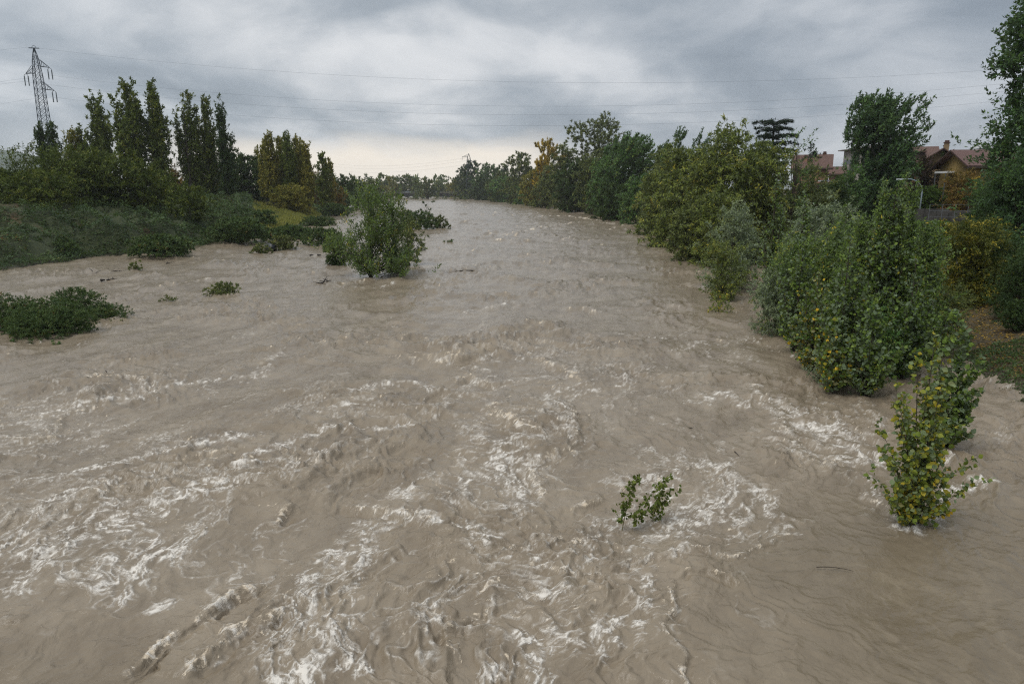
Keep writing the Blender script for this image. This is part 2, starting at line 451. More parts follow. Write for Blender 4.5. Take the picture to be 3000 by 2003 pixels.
# ------------------------------------------------------------------ flood water
# strokes measured on the photograph (2348 px wide): (foam, tan, height, width px, points)
STROKES = [
 # --- strong breaking crests
 (.25, .95, .34, 24, [(279,1568),(352,1501),(433,1447),(496,1402),(532,1366),(613,1343)]),
 (.30, .95, .36, 30, [(415,1568),(473,1515),(523,1470),(595,1442),(667,1406)]),
 (.45, .85, .22, 20, [(0,1199),(90,1190),(149,1177),(225,1149),(270,1135)]),
 (.30, .80, .20, 15, [(171,1127),(270,1104),(334,1095)]),
 (.35, .90, .18, 16, [(631,1208),(649,1177),(676,1163)]),
 (.45, .80, .26, 26, [(780,1154),(838,1163),(880,1172),(947,1186),(1005,1226)]),
 (.45, .95, .38, 30, [(1119,929),(1150,955),(1191,987),(1245,1000)]),
 (.30, .80, .22, 18, [(939,1483),(1029,1452),(1060,1430),(1110,1411),(1164,1406)]),
 (.35, .90, .14, 16, [(1543,1334),(1538,1357),(1552,1402),(1520,1442),(1543,1479),(1566,1506),(1561,1546),(1579,1568),(1600,1640)]),
 (.10, .55, .20, 12, [(1547,1332),(1590,1320),(1624,1316),(1669,1334),(1705,1350)]),
 (.45, .75, .12, 13, [(1133,1294),(1227,1303),(1282,1321),(1390,1323),(1448,1303),(1489,1294),(1588,1271),(1687,1280),(1728,1258),(1773,1244),(1822,1208)]),
 (.35, .75, .16, 14, [(1300,920),(1322,965),(1318,996),(1331,1028),(1282,1050),(1205,1073)]),
 (.35, .70, .30, 18, [(1040,880),(1075,862),(1110,880),(1140,890)]),
 (.35, .90, .30, 18, [(1232,822),(1262,838),(1290,850),(1330,880)]),
 (.10, .55, .32, 14, [(1200,745),(1235,742),(1270,756)]),
 (.30, .70, .28, 10, [(1300,712),(1340,708),(1378,724)]),
 (.30, .65, .22, 12, [(1000,812),(1030,803),(1060,815)]),
 (.10, .50, .34, 12, [(575,806),(600,800),(628,806)]),
 (.40, .70, .14, 16, [(0,1014),(113,1005),(149,951),(216,938),(225,888),(300,870),(350,890)]),
 (.25, .70, .14, 14, [(190,880),(250,862),(330,872)]),
 (.30, .60, .14, 12, [(400,1060),(440,1046),(520,1034),(560,1020)]),
 (.45, .70, .16, 22, [(1723,870),(1732,906),(1795,960),(1795,987),(1841,1041),(1886,1073),(1953,1092)]),
 (.45, .60, .12, 10, [(1975,1110),(2000,1155),(2050,1190),(2085,1205),(2110,1212)]),
 (.30, .85, .20, 18, [(1205,1077),(1227,1113),(1254,1150)]),
 (.25, .60, .18, 14, [(1300,1180),(1340,1160),(1390,1150)]),
 (.30, .60, .10, 12, [(1310,1260),(1345,1240),(1375,1225)]),
 (.30, .60, .10, 14, [(590,1170),(615,1165),(640,1175)]),
 (.35, .60, .28, 12, [(730,655),(800,650),(850,642),(900,632),(960,628)]),
 (.25, .50, .30, 8, [(1045,625),(1080,622),(1105,606),(1150,603),(1180,612)]),
 (.30, .65, .40, 9, [(1098,535),(1153,540),(1211,530),(1266,520),(1328,510),(1378,512),(1453,520)]),
 (.35, .70, .42, 8, [(1228,499),(1293,495),(1368,507),(1400,506)]),
 (.15, .55, .34, 7, [(1150,545),(1175,541),(1200,533)]),
 (.35, .50, .22, 8, [(360,661),(423,650),(462,643),(563,635)]),
 (.2, .5, .22, 8, [(640,637),(700,632),(760,628)]),
 (.2, .5, .2, 8, [(560,640),(600,632)]),
 (.25, .5, .18, 10, [(1590,770),(1640,775),(1680,790)]),
 (.2, .4, .2, 10, [(1450,690),(1520,700),(1600,715)]),
 # --- white lacy foam
 (.95, .2, .05, 70, [(0,1290),(150,1250),(300,1190),(420,1140),(560,1100)]),
 (.95, .1, .03, 50, [(0,1385),(60,1345),(150,1330),(260,1330),(330,1300),(400,1250)]),
 (.85, .1, .02, 50, [(220,1270),(300,1255),(380,1260),(420,1230)]),
 (.7, .1, .02, 34, [(235,1385),(270,1380),(305,1375)]),
 (.55, .1, .02, 40, [(330,1410),(360,1390),(410,1395)]),
 (.75, .2, .04, 26, [(9,1113),(180,1086),(406,1032),(520,1005),(609,1000)]),
 (.85, .1, .04, 20, [(560,1050),(609,1036),(699,1003),(811,985),(902,987),(969,969)]),
 (.7, .1, .03, 34, [(440,1150),(520,1110),(620,1100),(700,1105)]),
 (.65, .1, .03, 30, [(400,1080),(520,1075),(640,1062),(700,1075)]),
 (.65, .2, .03, 28, [(60,960),(200,930),(330,910),(360,880)]),
 (.6, .2, .02, 20, [(360,893),(440,882),(560,868)]),
 (.55, .1, .02, 18, [(560,880),(600,860),(650,800)]),
 (.6, .1, .02, 18, [(690,948),(780,938),(860,930)]),
 (.7, .1, .02, 16, [(790,908),(850,890),(950,880),(1010,905)]),
 (.6, .1, .02, 18, [(960,905),(1040,898),(1110,870),(1160,862)]),
 (.8, .3, .08, 40, [(1210,1000),(1165,1040),(1140,1080),(1150,1120),(1190,1100)]),
 (.7, .2, .04, 30, [(1050,1100),(1090,1120),(1140,1140)]),
 (.6, .1, .03, 26, [(960,1105),(1000,1095),(1030,1110)]),
 (.95, .45, .12, 50, [(870,1180),(830,1225),(780,1270),(735,1305),(725,1345),(760,1385)]),
 (.9, .3, .08, 40, [(835,1230),(850,1290),(800,1330),(740,1345)]),
 (.75, .5, .10, 30, [(870,1180),(950,1195),(1005,1226)]),
 (.8, .5, .10, 36, [(760,1395),(740,1440),(700,1450),(640,1470),(600,1520)]),
 (.95, .1, .06, 50, [(640,1460),(720,1450),(780,1490),(800,1540),(700,1560),(600,1568),(560,1600)]),
 (.8, .3, .05, 36, [(1040,1230),(1080,1210),(1120,1245),(1100,1280)]),
 (.75, .1, .03, 26, [(1210,1297),(1300,1290),(1390,1305)]),
 (.85, .1, .05, 30, [(1484,1312),(1487,1361),(1462,1393),(1417,1429),(1345,1462),(1236,1500)]),
 (.9, .1, .04, 24, [(1187,1433),(1195,1465),(1236,1501),(1254,1555),(1290,1600)]),
 (.75, .1, .04, 24, [(1345,1390),(1400,1420),(1420,1440)]),
 (.85, .1, .04, 28, [(1236,1501),(1215,1530),(1140,1550),(1090,1570)]),
 (.7, .1, .04, 30, [(1480,1420),(1470,1460),(1400,1490),(1380,1540)]),
 (.6, .1, .03, 34, [(960,1390),(1000,1400),(1010,1440),(960,1450)]),
 (.75, .1, .03, 20, [(1367,1205),(1420,1188),(1480,1202),(1560,1212)]),
 (.75, .1, .02, 50, [(1540,1180),(1620,1165),(1700,1160),(1740,1140),(1760,1200)]),
 (.6, .1, .02, 44, [(1560,1060),(1640,1075),(1680,1110),(1700,1160)]),
 (.55, .1, .02, 36, [(1330,1175),(1370,1200),(1340,1235),(1420,1250)]),
 (.5, .1, .02, 30, [(1460,1020),(1530,1060),(1580,1055)]),
 (.45, .1, .02, 24, [(1660,1225),(1760,1225),(1820,1210)]),
 (.75, .2, .04, 50, [(1740,915),(1830,960),(1900,1000),(1960,1050),(1990,1090)]),
 (.6, .1, .02, 30, [(1560,935),(1660,913),(1723,942)]),
 (.5, .2, .03, 20, [(1400,905),(1440,880),(1420,860)]),
 (.6, .1, .03, 14, [(1380,890),(1310,905),(1260,925)]),
 (.5, .1, .02, 18, [(1060,720),(1150,700),(1180,690)]),
 (.5, .1, .02, 14, [(1380,775),(1420,770),(1540,780)]),
 (.5, .1, .02, 24, [(1590,780),(1650,790),(1670,800)]),
 (.5, .1, .02, 16, [(980,830),(1060,845),(1130,850)]),
 (.8, .1, .03, 28, [(2050,1150),(2090,1180),(2130,1190)]),
 (.6, .1, .02, 24, [(2170,1130),(2230,1120),(2270,1110)]),
 (.4, .1, .02, 20, [(2060,930),(2150,960),(2230,1000)]),
 (.9, .5, .08, 16, [(2040,1205),(2075,1218),(2095,1216),(2120,1205)]),
 (.8, .3, .05, 22, [(2020,1160),(2000,1120),(1985,1095)]),
 (.7, .3, .04, 22, [(2125,1195),(2150,1150),(2190,1125)]),
 (.7, .3, .05, 12, [(2120,1065),(2150,1072),(2185,1060)]),
 (.7, .4, .06, 10, [(1385,1208),(1420,1218),(1450,1212)]),
 (.7, .4, .05, 9, [(1475,1200),(1500,1206),(1530,1195)]),
 (.5, .4, .06, 12, [(1865,905),(1905,930),(1960,948),(2000,950)]),
 (.4, .4, .05, 10, [(1730,770),(1760,800),(1840,830)]),
 (.4, .4, .06, 8, [(1600,650),(1640,680),(1690,705)]),
 (.4, .4, .06, 8, [(1625,715),(1660,722),(1695,718)]),
 (.4, .3, .06, 7, [(465,682),(510,684),(555,668)]),
 (.4, .3, .06, 9, [(60,780),(160,770),(240,745),(300,712)]),
 (.5, .5, .12, 8, [(740,650),(800,662),(860,660),(930,640)]),
]
def water_rows():
    ys = [5.6]
    while ys[-1] < 700:
        t = ys[-1]
        ys.append(t + min(max(t*t/(H*683.)*1.08, .012), .6 + t*.007))
    return np.array(ys)
wy = water_rows()
NCOL = 730
wu = np.linspace(-1, 1, NCOL)
WX = (.80*(cp*wy + H*sp))[:, None] * wu[None, :]
WY = np.repeat(wy[:, None], NCOL, 1)
# flow direction runs towards the camera and a little to its left
fa = math.atan2(-.94, -.34)
ca, sa = math.cos(fa), math.sin(fa)
w1 = fbm(WX/6, WY/6, 2, 31); w2 = fbm(WX/6+9, WY/6, 2, 37)
A = WX*ca + WY*sa + w1*2.4; B = -WX*sa + WY*ca + w2*2.4        # along / across the flow
calm = sm(WX - .62*WY + fbm(WX/5, WY/5, 2, 71)*2.5, -4.5, 0.5) * sm(-WY, -19, -11)   # slack water bottom right
calmL = sm(-WX, 3.4, 5.4) * sm(-WY, -10.2, -7.4)
lively = 1 - .72*np.maximum(calm, calmL*.6)
far = sm(WY, 20, 120)
h = .11 * fbm(A/5.2, B/3.4, 2, 1) * 1.6
rid = lambda v: (1 - np.abs(v)*1.7)
r1 = rid(fbm(A/3.3, B/2.2, 4, 41)); r2 = rid(fbm(A/1.3+w1*.5, B/.8+w2*.5, 3, 47))
gate = sm(fbm(WX/7, WY/7, 2, 55), -.25, .35)
h += lively * gate * (.15*sm(r1, .55, 1.)**1.3 + .06*sm(r2, .45, 1.)**1.3)
wa = fbm(WX/1.7, WY/1.7, 3, 64); wb = fbm(WX/1.7+4, WY/1.7, 3, 65)
A1 = A + wa*1.3; B1 = B + wb*1.3
cr1 = fbm(A1/1.5, B1/.95, 3, 63); cr2 = fbm(A1/.55, B1/.38, 3, 66)
h += lively * (.075*(1-sm(np.abs(cr1), 0, .22)) + .024*(1-sm(np.abs(cr2), 0, .25))) * (.4 + .8*gate)
h += .030 * np.abs(fbm(A1/.7, B1/.45, 3, 68)) * (1-far) * (1-.5*calm)
h += lively * .040 * fbm(A/.9+w2, B/.5+w1, 3, 61)
h += .012 * fbm(A/.30+w1*2, B/.17+w2*2, 2, 67) * (1-.5*calm) * (1-far)
# standing waves further out: short-crested lumps across the flow
lump = fbm(A/2.1, B/4.2, 3, 83)
zone = (sm(WY, 35, 80) + .8*sm(WY, 14, 26)*(1-sm(WY, 35, 80))*np.exp(-((WX + .10*WY)/(.14*WY+1.))**2)) * (.45 + .55*sm(fbm(WX/16, WY/30, 2, 89), -.1, .4))
h += zone * (.56*np.maximum(lump, -.12) + .22*sm(rid(fbm(A/3.4, B/6.5, 2, 97)), .7, 1.) * gate)
# boils: round domes
for k in range(46):
    X0 = rng.uniform(-9, 9); Y0 = rng.uniform(7.5, 30); r0 = rng.uniform(.3, .9)
    dd = np.hypot(WX-X0 + w1*.5, (WY-Y0)*.9 + w2*.5)/r0
    h += .05*r0 * np.exp(-dd**4) * (1 + .5*perlin(WX/.18, WY/.18, 400+k)) * (1-.6*calm)
# measured crests and foam
foam = np.zeros_like(WX, dtype=np.float32); tanf = np.zeros_like(foam); hs = np.zeros_like(foam)
jx = fbm(WX*1.6, WY*1.6, 3, 101)*.42 + fbm(WX*6, WY*6, 2, 103)*.10; jy = fbm(WX*1.6+7, WY*1.6, 3, 107)*.42 + fbm(WX*6, WY*6+3, 2, 109)*.10
RAG = fbm(WX/.55, WY/.55, 3, 171); RAG2 = fbm(WX/1.3, WY/1.3, 3, 173)
for fo, ta, hh, wpx, pts in STROKES:
    q = np.array([at_z(x*D, y*D) for x, y in pts])
    ym = q[:, 1].mean(); hw = max(.5 * wpx * D / 2000. * ym * (1.9 if ta > .5 else 1.35), .09); hr = hw*.95
    if ym < 9.5 or wpx < 40: pass
    mg = hw*7 + .6 + .02*ym
    i0, i1 = np.searchsorted(wy, [q[:, 1].min()-mg, q[:, 1].max()+mg])
    if i1 <= i0: continue
    js = min(1.3, .45 + hw*1.1) * (1 + ym*.012)
    if hh > .12: js *= .42
    X = WX[i0:i1] + jx[i0:i1]*js; Y = WY[i0:i1] + jy[i0:i1]*js
    best = np.full(X.shape, 1e9, np.float32); sgn = np.zeros_like(best); along = np.zeros_like(best)
    for s in range(len(q)-1):
        a, b_ = q[s, :2], q[s+1, :2]; d = b_-a; l2 = d@d; l = math.sqrt(l2)
        t = np.clip(((X-a[0])*d[0]+(Y-a[1])*d[1])/l2, 0, 1)
        ex = X-a[0]-t*d[0]; ey = Y-a[1]-t*d[1]
        dd = np.hypot(ex, ey); cr = (d[0]*ey - d[1]*ex)/l
        mk = dd < best
        best = np.where(mk, dd, best); sgn = np.where(mk, cr, sgn); along = np.where(mk, (s+t)/(len(q)-1), along)
    end = np.clip(np.minimum(along, 1-along)*7 + .25, 0, 1)
    rg_ = RAG[i0:i1]
    braw = best; best = best / np.clip(.85 + .5*rg_, .4, 1.5)
    end = end * np.clip(.95 + .5*RAG2[i0:i1], .35, 1.25)
    prof = np.exp(-(best/hw)**2) * end
    foam[i0:i1] = np.maximum(foam[i0:i1], fo*np.exp(-(best/(hw*1.9))**2)*end)
    tanf[i0:i1] = np.maximum(tanf[i0:i1], ta*np.exp(-(best/(hw*.9))**2)*end)
    if hh > .07:
        # steep on the upstream side, trough behind the lip
        sg = sgn if (q[-1, 0]-q[0, 0]) > 0 else -sgn
        r = sg/hr
        p1 = np.where(r > 0, np.exp(-(r/4.2)**2), np.exp(-(r/.75)**2)) * np.exp(-np.maximum(braw-np.abs(sgn), 0)**2/(hw*hw*2))
        tr = -.45*np.exp(-((r+1.35)/.8)**2) * np.exp(-np.maximum(braw-np.abs(sgn), 0)**2/(hw*hw))
        v = (hh*.40)*(p1+tr)*end
        hs[i0:i1] = np.where(np.abs(v) > np.abs(hs[i0:i1]), v, hs[i0:i1])
    else:
        hs[i0:i1] += hh*prof*.6
h *= .72 + .28*sm(WY, 9, 18)
hs *= (1 + .30*fbm(WX/.16, WY/.16, 3, 131) + .3*fbm(WX/1.2, WY/1.2, 2, 133))
h += hs
# foam clots stand proud of the water
h += tanf * (.010*np.abs(fbm(WX/.12, WY/.12, 2, 137)) + .035*np.abs(fbm(WX/.35, WY/.35, 2, 139))) * np.clip(1-far, .3, 1)
# patchy background foam
bgf = sm(fbm(A/6.0, B/1.7, 3, 151), .0, .5)*.55 * (1-.9*calm) * (1-.85*calmL)
# where the photograph shows the surface streaked with foam: (column, row, half width, half height, amount)
PZ = WY*cp + H*sp
PU = (1500 + 2000*WX/PZ)/D; PV = (1001.5 - 2000*(WY*sp - H*cp)/PZ)/D
reg = np.zeros_like(WX)
for u_, v_, ru, rv, am in ((180,1230,420,170,.52),(100,980,300,90,.42),(520,1060,420,90,.42),(700,1400,260,170,.50),(1130,1420,340,150,.50),(1250,1260,380,70,.42),
        (1600,1150,230,130,.50),(1880,1000,170,110,.46),(1180,1020,150,200,.50),(1290,960,120,150,.42),(850,930,400,60,.36),(1350,880,260,80,.34),(1180,800,250,60,.3),(300,890,350,50,.3),(1480,1380,100,140,.4),(1650,800,160,60,.28),(1000,1150,200,60,.38),(2080,1180,120,60,.4)):
    reg = np.maximum(reg, am*np.exp(-(((PU-u_)/ru)**2 + ((PV-v_)/rv)**2)**1.3))
patch = sm(fbm(A/3.2, B/1.1, 3, 157), -.35, .45)
bgf = bgf * (1 - .55*sm(WY, 22, 60)) * .5
bgf = np.maximum(bgf, reg*(.34+1.1*patch))
bgf = np.maximum(bgf, .13*sm(fbm(A/4, B/1.4, 3, 159), -.1, .4)*(1-calm*.7))
foam = np.maximum(foam, bgf)
foam = np.maximum(foam, 0)
w3 = fbm(WX/1.1, WY/1.1, 3, 181); w4 = fbm(WX/1.1+5, WY/1.1, 3, 183)
A2 = A + w3*.9; B2 = B + w4*.9
def filam(sa, sb, oc, seed, wd): 
    return np.exp(-(fbm(A2/sa, B2/sb, oc, seed)/wd)**2)
bk = fbm(A2/.5, B2/.28, 3, 191)
c1 = np.maximum(filam(2.1, 1.3, 5, 193, .026)*.8, np.exp(-(cr1/.035)**2)) * sm(bk, -.40, .15)
c2 = np.maximum(filam(.85, .55, 4, 197, .035)*.75, np.exp(-(cr2/.05)**2)) * sm(bk, -.35, .2)
c3 = filam(.26, .19, 4, 199, .085) * sm(bk, -.3, .25)
bk2 = fbm(A2/.16, B2/.11, 3, 192)
fm = foam*1.1 + .10*fbm(A/.8, B/.4, 2, 203)*sm(foam, .05, .3)
lacev = np.maximum(np.maximum(c1*sm(fm, .04, .30), c2*sm(fm, .16, .5)), c3*sm(fm, .30, .7))
core = sm(fm + .9*bk + .8*bk2, .98, 1.6)
foam_v = np.clip(np.maximum(lacev*np.clip(.8+1.1*bk2, .1, 1.2), core) * (.35 + .75*sm(fm, .1, .8)), 0, 1)
tanf = np.maximum(tanf, .62*zone*sm(lump, .24, .5))
foam = np.maximum(foam, .42*zone*sm(lump, .30, .55)*sm(-WY, -160, -60))
tanf = np.maximum(tanf, .42*lively*gate*sm(r1, .86, 1.0))
tl_ = fbm(A2/.9, B2/.55, 3, 163)
tanf = np.maximum(tanf, sm(reg, .1, .45)*.65*np.exp(-((tl_-.12)/.05)**2)*sm(bk, -.3, .2))
tm = tanf + .12*bk
tanv = np.clip(np.maximum(np.maximum(c2*sm(tm, .15, .5), c3*sm(tm, .22, .6))*np.clip(.85+1.2*bk2, .1, 1.2), sm(tm + .75*bk + .55*bk2, .70, 1.15)*.9), 0, 1)
foam_v = np.maximum(foam_v, sm(tanf, .35, .9)*sm(bk2+bk, .12, .55)*.8)
h *= (1 - sm(np.abs(WX/(.80*(cp*WY + H*sp))), .975, 1.))
Wm = bpy.data.materials.new('muddy_flood_water'); Wm.use_nodes = True
n = NT(Wm.node_tree)
geo = n.n('ShaderNodeNewGeometry'); pos = geo.outputs['Position']
af = n.n('ShaderNodeAttribute'); af.attribute_name = 'foam'; at_ = n.n('ShaderNodeAttribute'); at_.attribute_name = 'tan'
ac = n.n('ShaderNodeAttribute'); ac.attribute_name = 'calm'
mp = n.n('ShaderNodeMapping'); mp.inputs['Rotation'].default_value = (0, 0, -fa); n.l(pos, mp.inputs[0])
st = n.vmath('MULTIPLY', mp.outputs[0], (.42, 1, 1))           # stretched along the flow
wn = n.noise(pos, .55, 3, .5, col=True); wv = n.vmath('SCALE', n.vmath('SUBTRACT', wn, (.5, .5, .5)), scale=1.6)
wn2 = n.noise(pos, 2.6, 3, .5, col=True); wv2 = n.vmath('SCALE', n.vmath('SUBTRACT', wn2, (.5, .5, .5)), scale=.42)
q1 = n.vmath('ADD', n.vmath('ADD', st, wv), wv2)
q0 = n.vmath('ADD', n.vmath('ADD', n.vmath('MULTIPLY', mp.outputs[0], (.62, 1, 1)), wv), wv2)
# the lace of foam comes with the mesh; the nodes break it up further
def fil(v, scale, det, k):
    a = n.noise(v, scale, det, .55)
    return n.math('SUBTRACT', 1.0, n.math('MULTIPLY', n.math('ABSOLUTE', n.math('SUBTRACT', a, .5)), k), clamp=True)
fine = n.noise(q1, 15., 4, .7)
speck = n.noise(q1, 40., 3, .7)
brk = n.math('ADD', n.math('MULTIPLY', n.math('SUBTRACT', fine, .5), 1.5), n.math('MULTIPLY', n.math('SUBTRACT', speck, .5), 1.1))
aw = af.outputs['Fac']
white = n.math('MULTIPLY', n.math('ADD', n.math('SUBTRACT', aw, .03), n.math('MULTIPLY', brk, n.math('MULTIPLY', n.sstep(aw, .02, .35), .8))), 1.3, clamp=True)
tn = n.sstep(n.math('ADD', at_.outputs['Fac'], n.math('MULTIPLY', brk, n.sstep(at_.outputs['Fac'], 0., .4))), .06, .75)
mud = n.ramp(n.noise(q1, .9, 5, .6), [(.3, (.185, .145, .100)), (.5, (.237, .190, .134)), (.7, (.290, .236, .170))])
mudc = n.ramp(n.noise(q1, 1.6, 6, .65, 1.0), [(.3, (.148, .116, .076)), (.55, (.185, .147, .098)), (.75, (.232, .187, .127))])
base = n.mix(ac.outputs['Fac'], mud, mudc)
base = n.mix(n.math('MULTIPLY', tn, .85), base, (.66, .545, .40))
base = n.mix(n.math('MULTIPLY', white, .95), base, (.72, .665, .585))
b = n.n('ShaderNodeBsdfPrincipled'); n.l(base, b.inputs['Base Color'])
b.inputs['IOR'].default_value = 1.33
rg = n.math('ADD', .20, n.math('MULTIPLY', n.math('MAXIMUM', white, tn), .55)); n.l(rg, b.inputs['Roughness'])
# relief: stretched ripples, swirls and foam thickness
cam_n = n.n('ShaderNodeVectorMath'); cam_n.operation = 'LENGTH'; n.l(pos, cam_n.inputs[0])
b1 = n.noise(q1, 2.1, 5, .5, 1.2); b2 = fil(n.vmath('MULTIPLY', q1, (.8, 1, 1)), 4.2, 4, 5.)
b3 = n.noise(n.vmath('MULTIPLY', mp.outputs[0], (1.0, .8, 1)), 1.1, 5, .6, .5)
hgt = n.math('ADD', n.math('MULTIPLY', b1, .045), n.math('MULTIPLY', b2, .005))
hgt = n.math('ADD', hgt, n.math('MULTIPLY', fine, .007))
hgt = n.math('MULTIPLY', hgt, n.math('SUBTRACT', 1.0, n.math('MULTIPLY', ac.outputs['Fac'], .45)))
hgt = n.math('ADD', hgt, n.math('MULTIPLY', b3, .06))
hgt = n.math('ADD', hgt, n.math('MULTIPLY', white, .012))
hgt = n.math('ADD', hgt, n.math('MULTIPLY', n.math('MULTIPLY', tn, fine), .02))
bp = n.n('ShaderNodeBump'); bp.inputs['Strength'].default_value = 1.0; bp.inputs['Distance'].default_value = 1.0
n.l(hgt, bp.inputs['Height']); n.l(bp.outputs[0], b.inputs['Normal'])
o_ = n.n('ShaderNodeOutputMaterial'); n.l(b.outputs[0], o_.inputs[0])
g = mesh_np('river_water', np.stack([WX, WY, h], -1).reshape(-1, 3), grid_faces(NCOL, len(wy)), Wm, smooth=True,
            attrs={'foam': foam_v, 'tan': tanv, 'calm': np.maximum(calm, calmL*.8)})
tag(g, kind='structure')
# the same river carries on behind and beside the camera
mb = MB()
for x0, x1, y0, y1 in ((-90, 90, -60, 5.6),):
    mb.quad((x0, y0, 0), (x1, y0, 0), (x1, y1, 0), (x0, y1, 0))
for s in (-1, 1):
    mb.quad((s*.8*(cp*5.6+H*sp), 5.6, .0), (s*90, 5.6, .0), (s*860, 700, .0), (s*.8*(cp*700+H*sp), 700, .0))
mb.quad((-900, 700, 0), (900, 700, 0), (900, 1500, 0), (-900, 1500, 0))
ow = mb.build('outer_water', Wm)
for an in ('foam', 'tan', 'calm'):
    at = ow.data.attributes.new(an, 'FLOAT', 'POINT')
    at.data.foreach_set('value', np.array([(1. if v.co.x > 0 else .5) if an == 'calm' else 0. for v in ow.data.vertices], np.float32))
tag(ow, kind='structure')

# ------------------------------------------------------------------ plants
def unit(v): return v / np.maximum(np.linalg.norm(v, axis=-1, keepdims=True), 1e-9)
def leaf_mesh(P0, A0, Lf, Wf, tint, r, flat=1.1, small=True):
    """diamond leaves: base points, axes, length, width, tint -> V, F, tint"""
    n_ = len(P0)
    S = unit(np.cross(A0, r.normal(size=(n_, 3)) + np.array([[0, 0, flat]])))
    Nn = np.cross(A0, S)
    Lf = (Lf * r.uniform(.7, 1.25, n_))[:, None]; Wf = Wf * Lf
    if small:
        # too small in view to show more than a sliver: one triangle each
        V = np.stack([P0 - S*Wf*.42, P0 + S*Wf*.42, P0 + A0*Lf*1.05], 1).reshape(-1, 3)
        return V, np.arange(n_*3).reshape(-1, 3), np.repeat(tint, 3)
    v0 = P0; v2 = P0 + A0*Lf - Nn*Lf*.10
    v1 = P0 + A0*Lf*.42 + S*Wf*.5 + Nn*Lf*.06; v3 = P0 + A0*Lf*.42 - S*Wf*.5 + Nn*Lf*.06
    V = np.stack([v0, v1, v2, v3], 1).reshape(-1, 3)
    F = np.arange(n_*4).reshape(-1, 4)
    return V, F, np.repeat(tint, 4)
def leaves_obj(name, P0, A0, Lf, Wf, tint, m, parent, r, small=True):
    V, F, T_ = leaf_mesh(P0, A0, Lf, Wf, tint, r, small=small)
    return mesh_np(name, V, F, m, parent, smooth=False, attrs={'tint': T_})
def tubes(name, lines, m, parent, nside=5):
    """lines: list of (pts k x 3, radii k)"""
    Vs, Fs = [], []; off = 0
    an = np.arange(nside)*2*np.pi/nside
    for pts, rad in lines:
        pts = np.asarray(pts, float); rad = np.asarray(rad, float)
        d = unit(np.gradient(pts, axis=0))
        ref = np.where(np.abs(d[:, 2:3]) < .9, np.array([[0, 0, 1.]]), np.array([[0, 1., 0]]))
        u = unit(np.cross(d, ref)); v = np.cross(d, u)
        ring = pts[:, None] + (u[:, None]*np.cos(an)[None, :, None] + v[:, None]*np.sin(an)[None, :, None]) * rad[:, None, None]
        Vs.append(ring.reshape(-1, 3)); k = len(pts)
        i = off + np.arange(k*nside).reshape(k, nside)
        j = np.roll(i, -1, 1)
        Fs.append(np.stack([i[:-1], j[:-1], j[1:], i[1:]], -1).reshape(-1, 4)); off += k*nside
    return mesh_np(name, np.concatenate(Vs), np.concatenate(Fs), m, parent, smooth=True)
def bez(a, b_, c_, k=6):
    t = np.linspace(0, 1, k)[:, None]
    return (1-t)**2*a + 2*t*(1-t)*b_ + t*t*c_

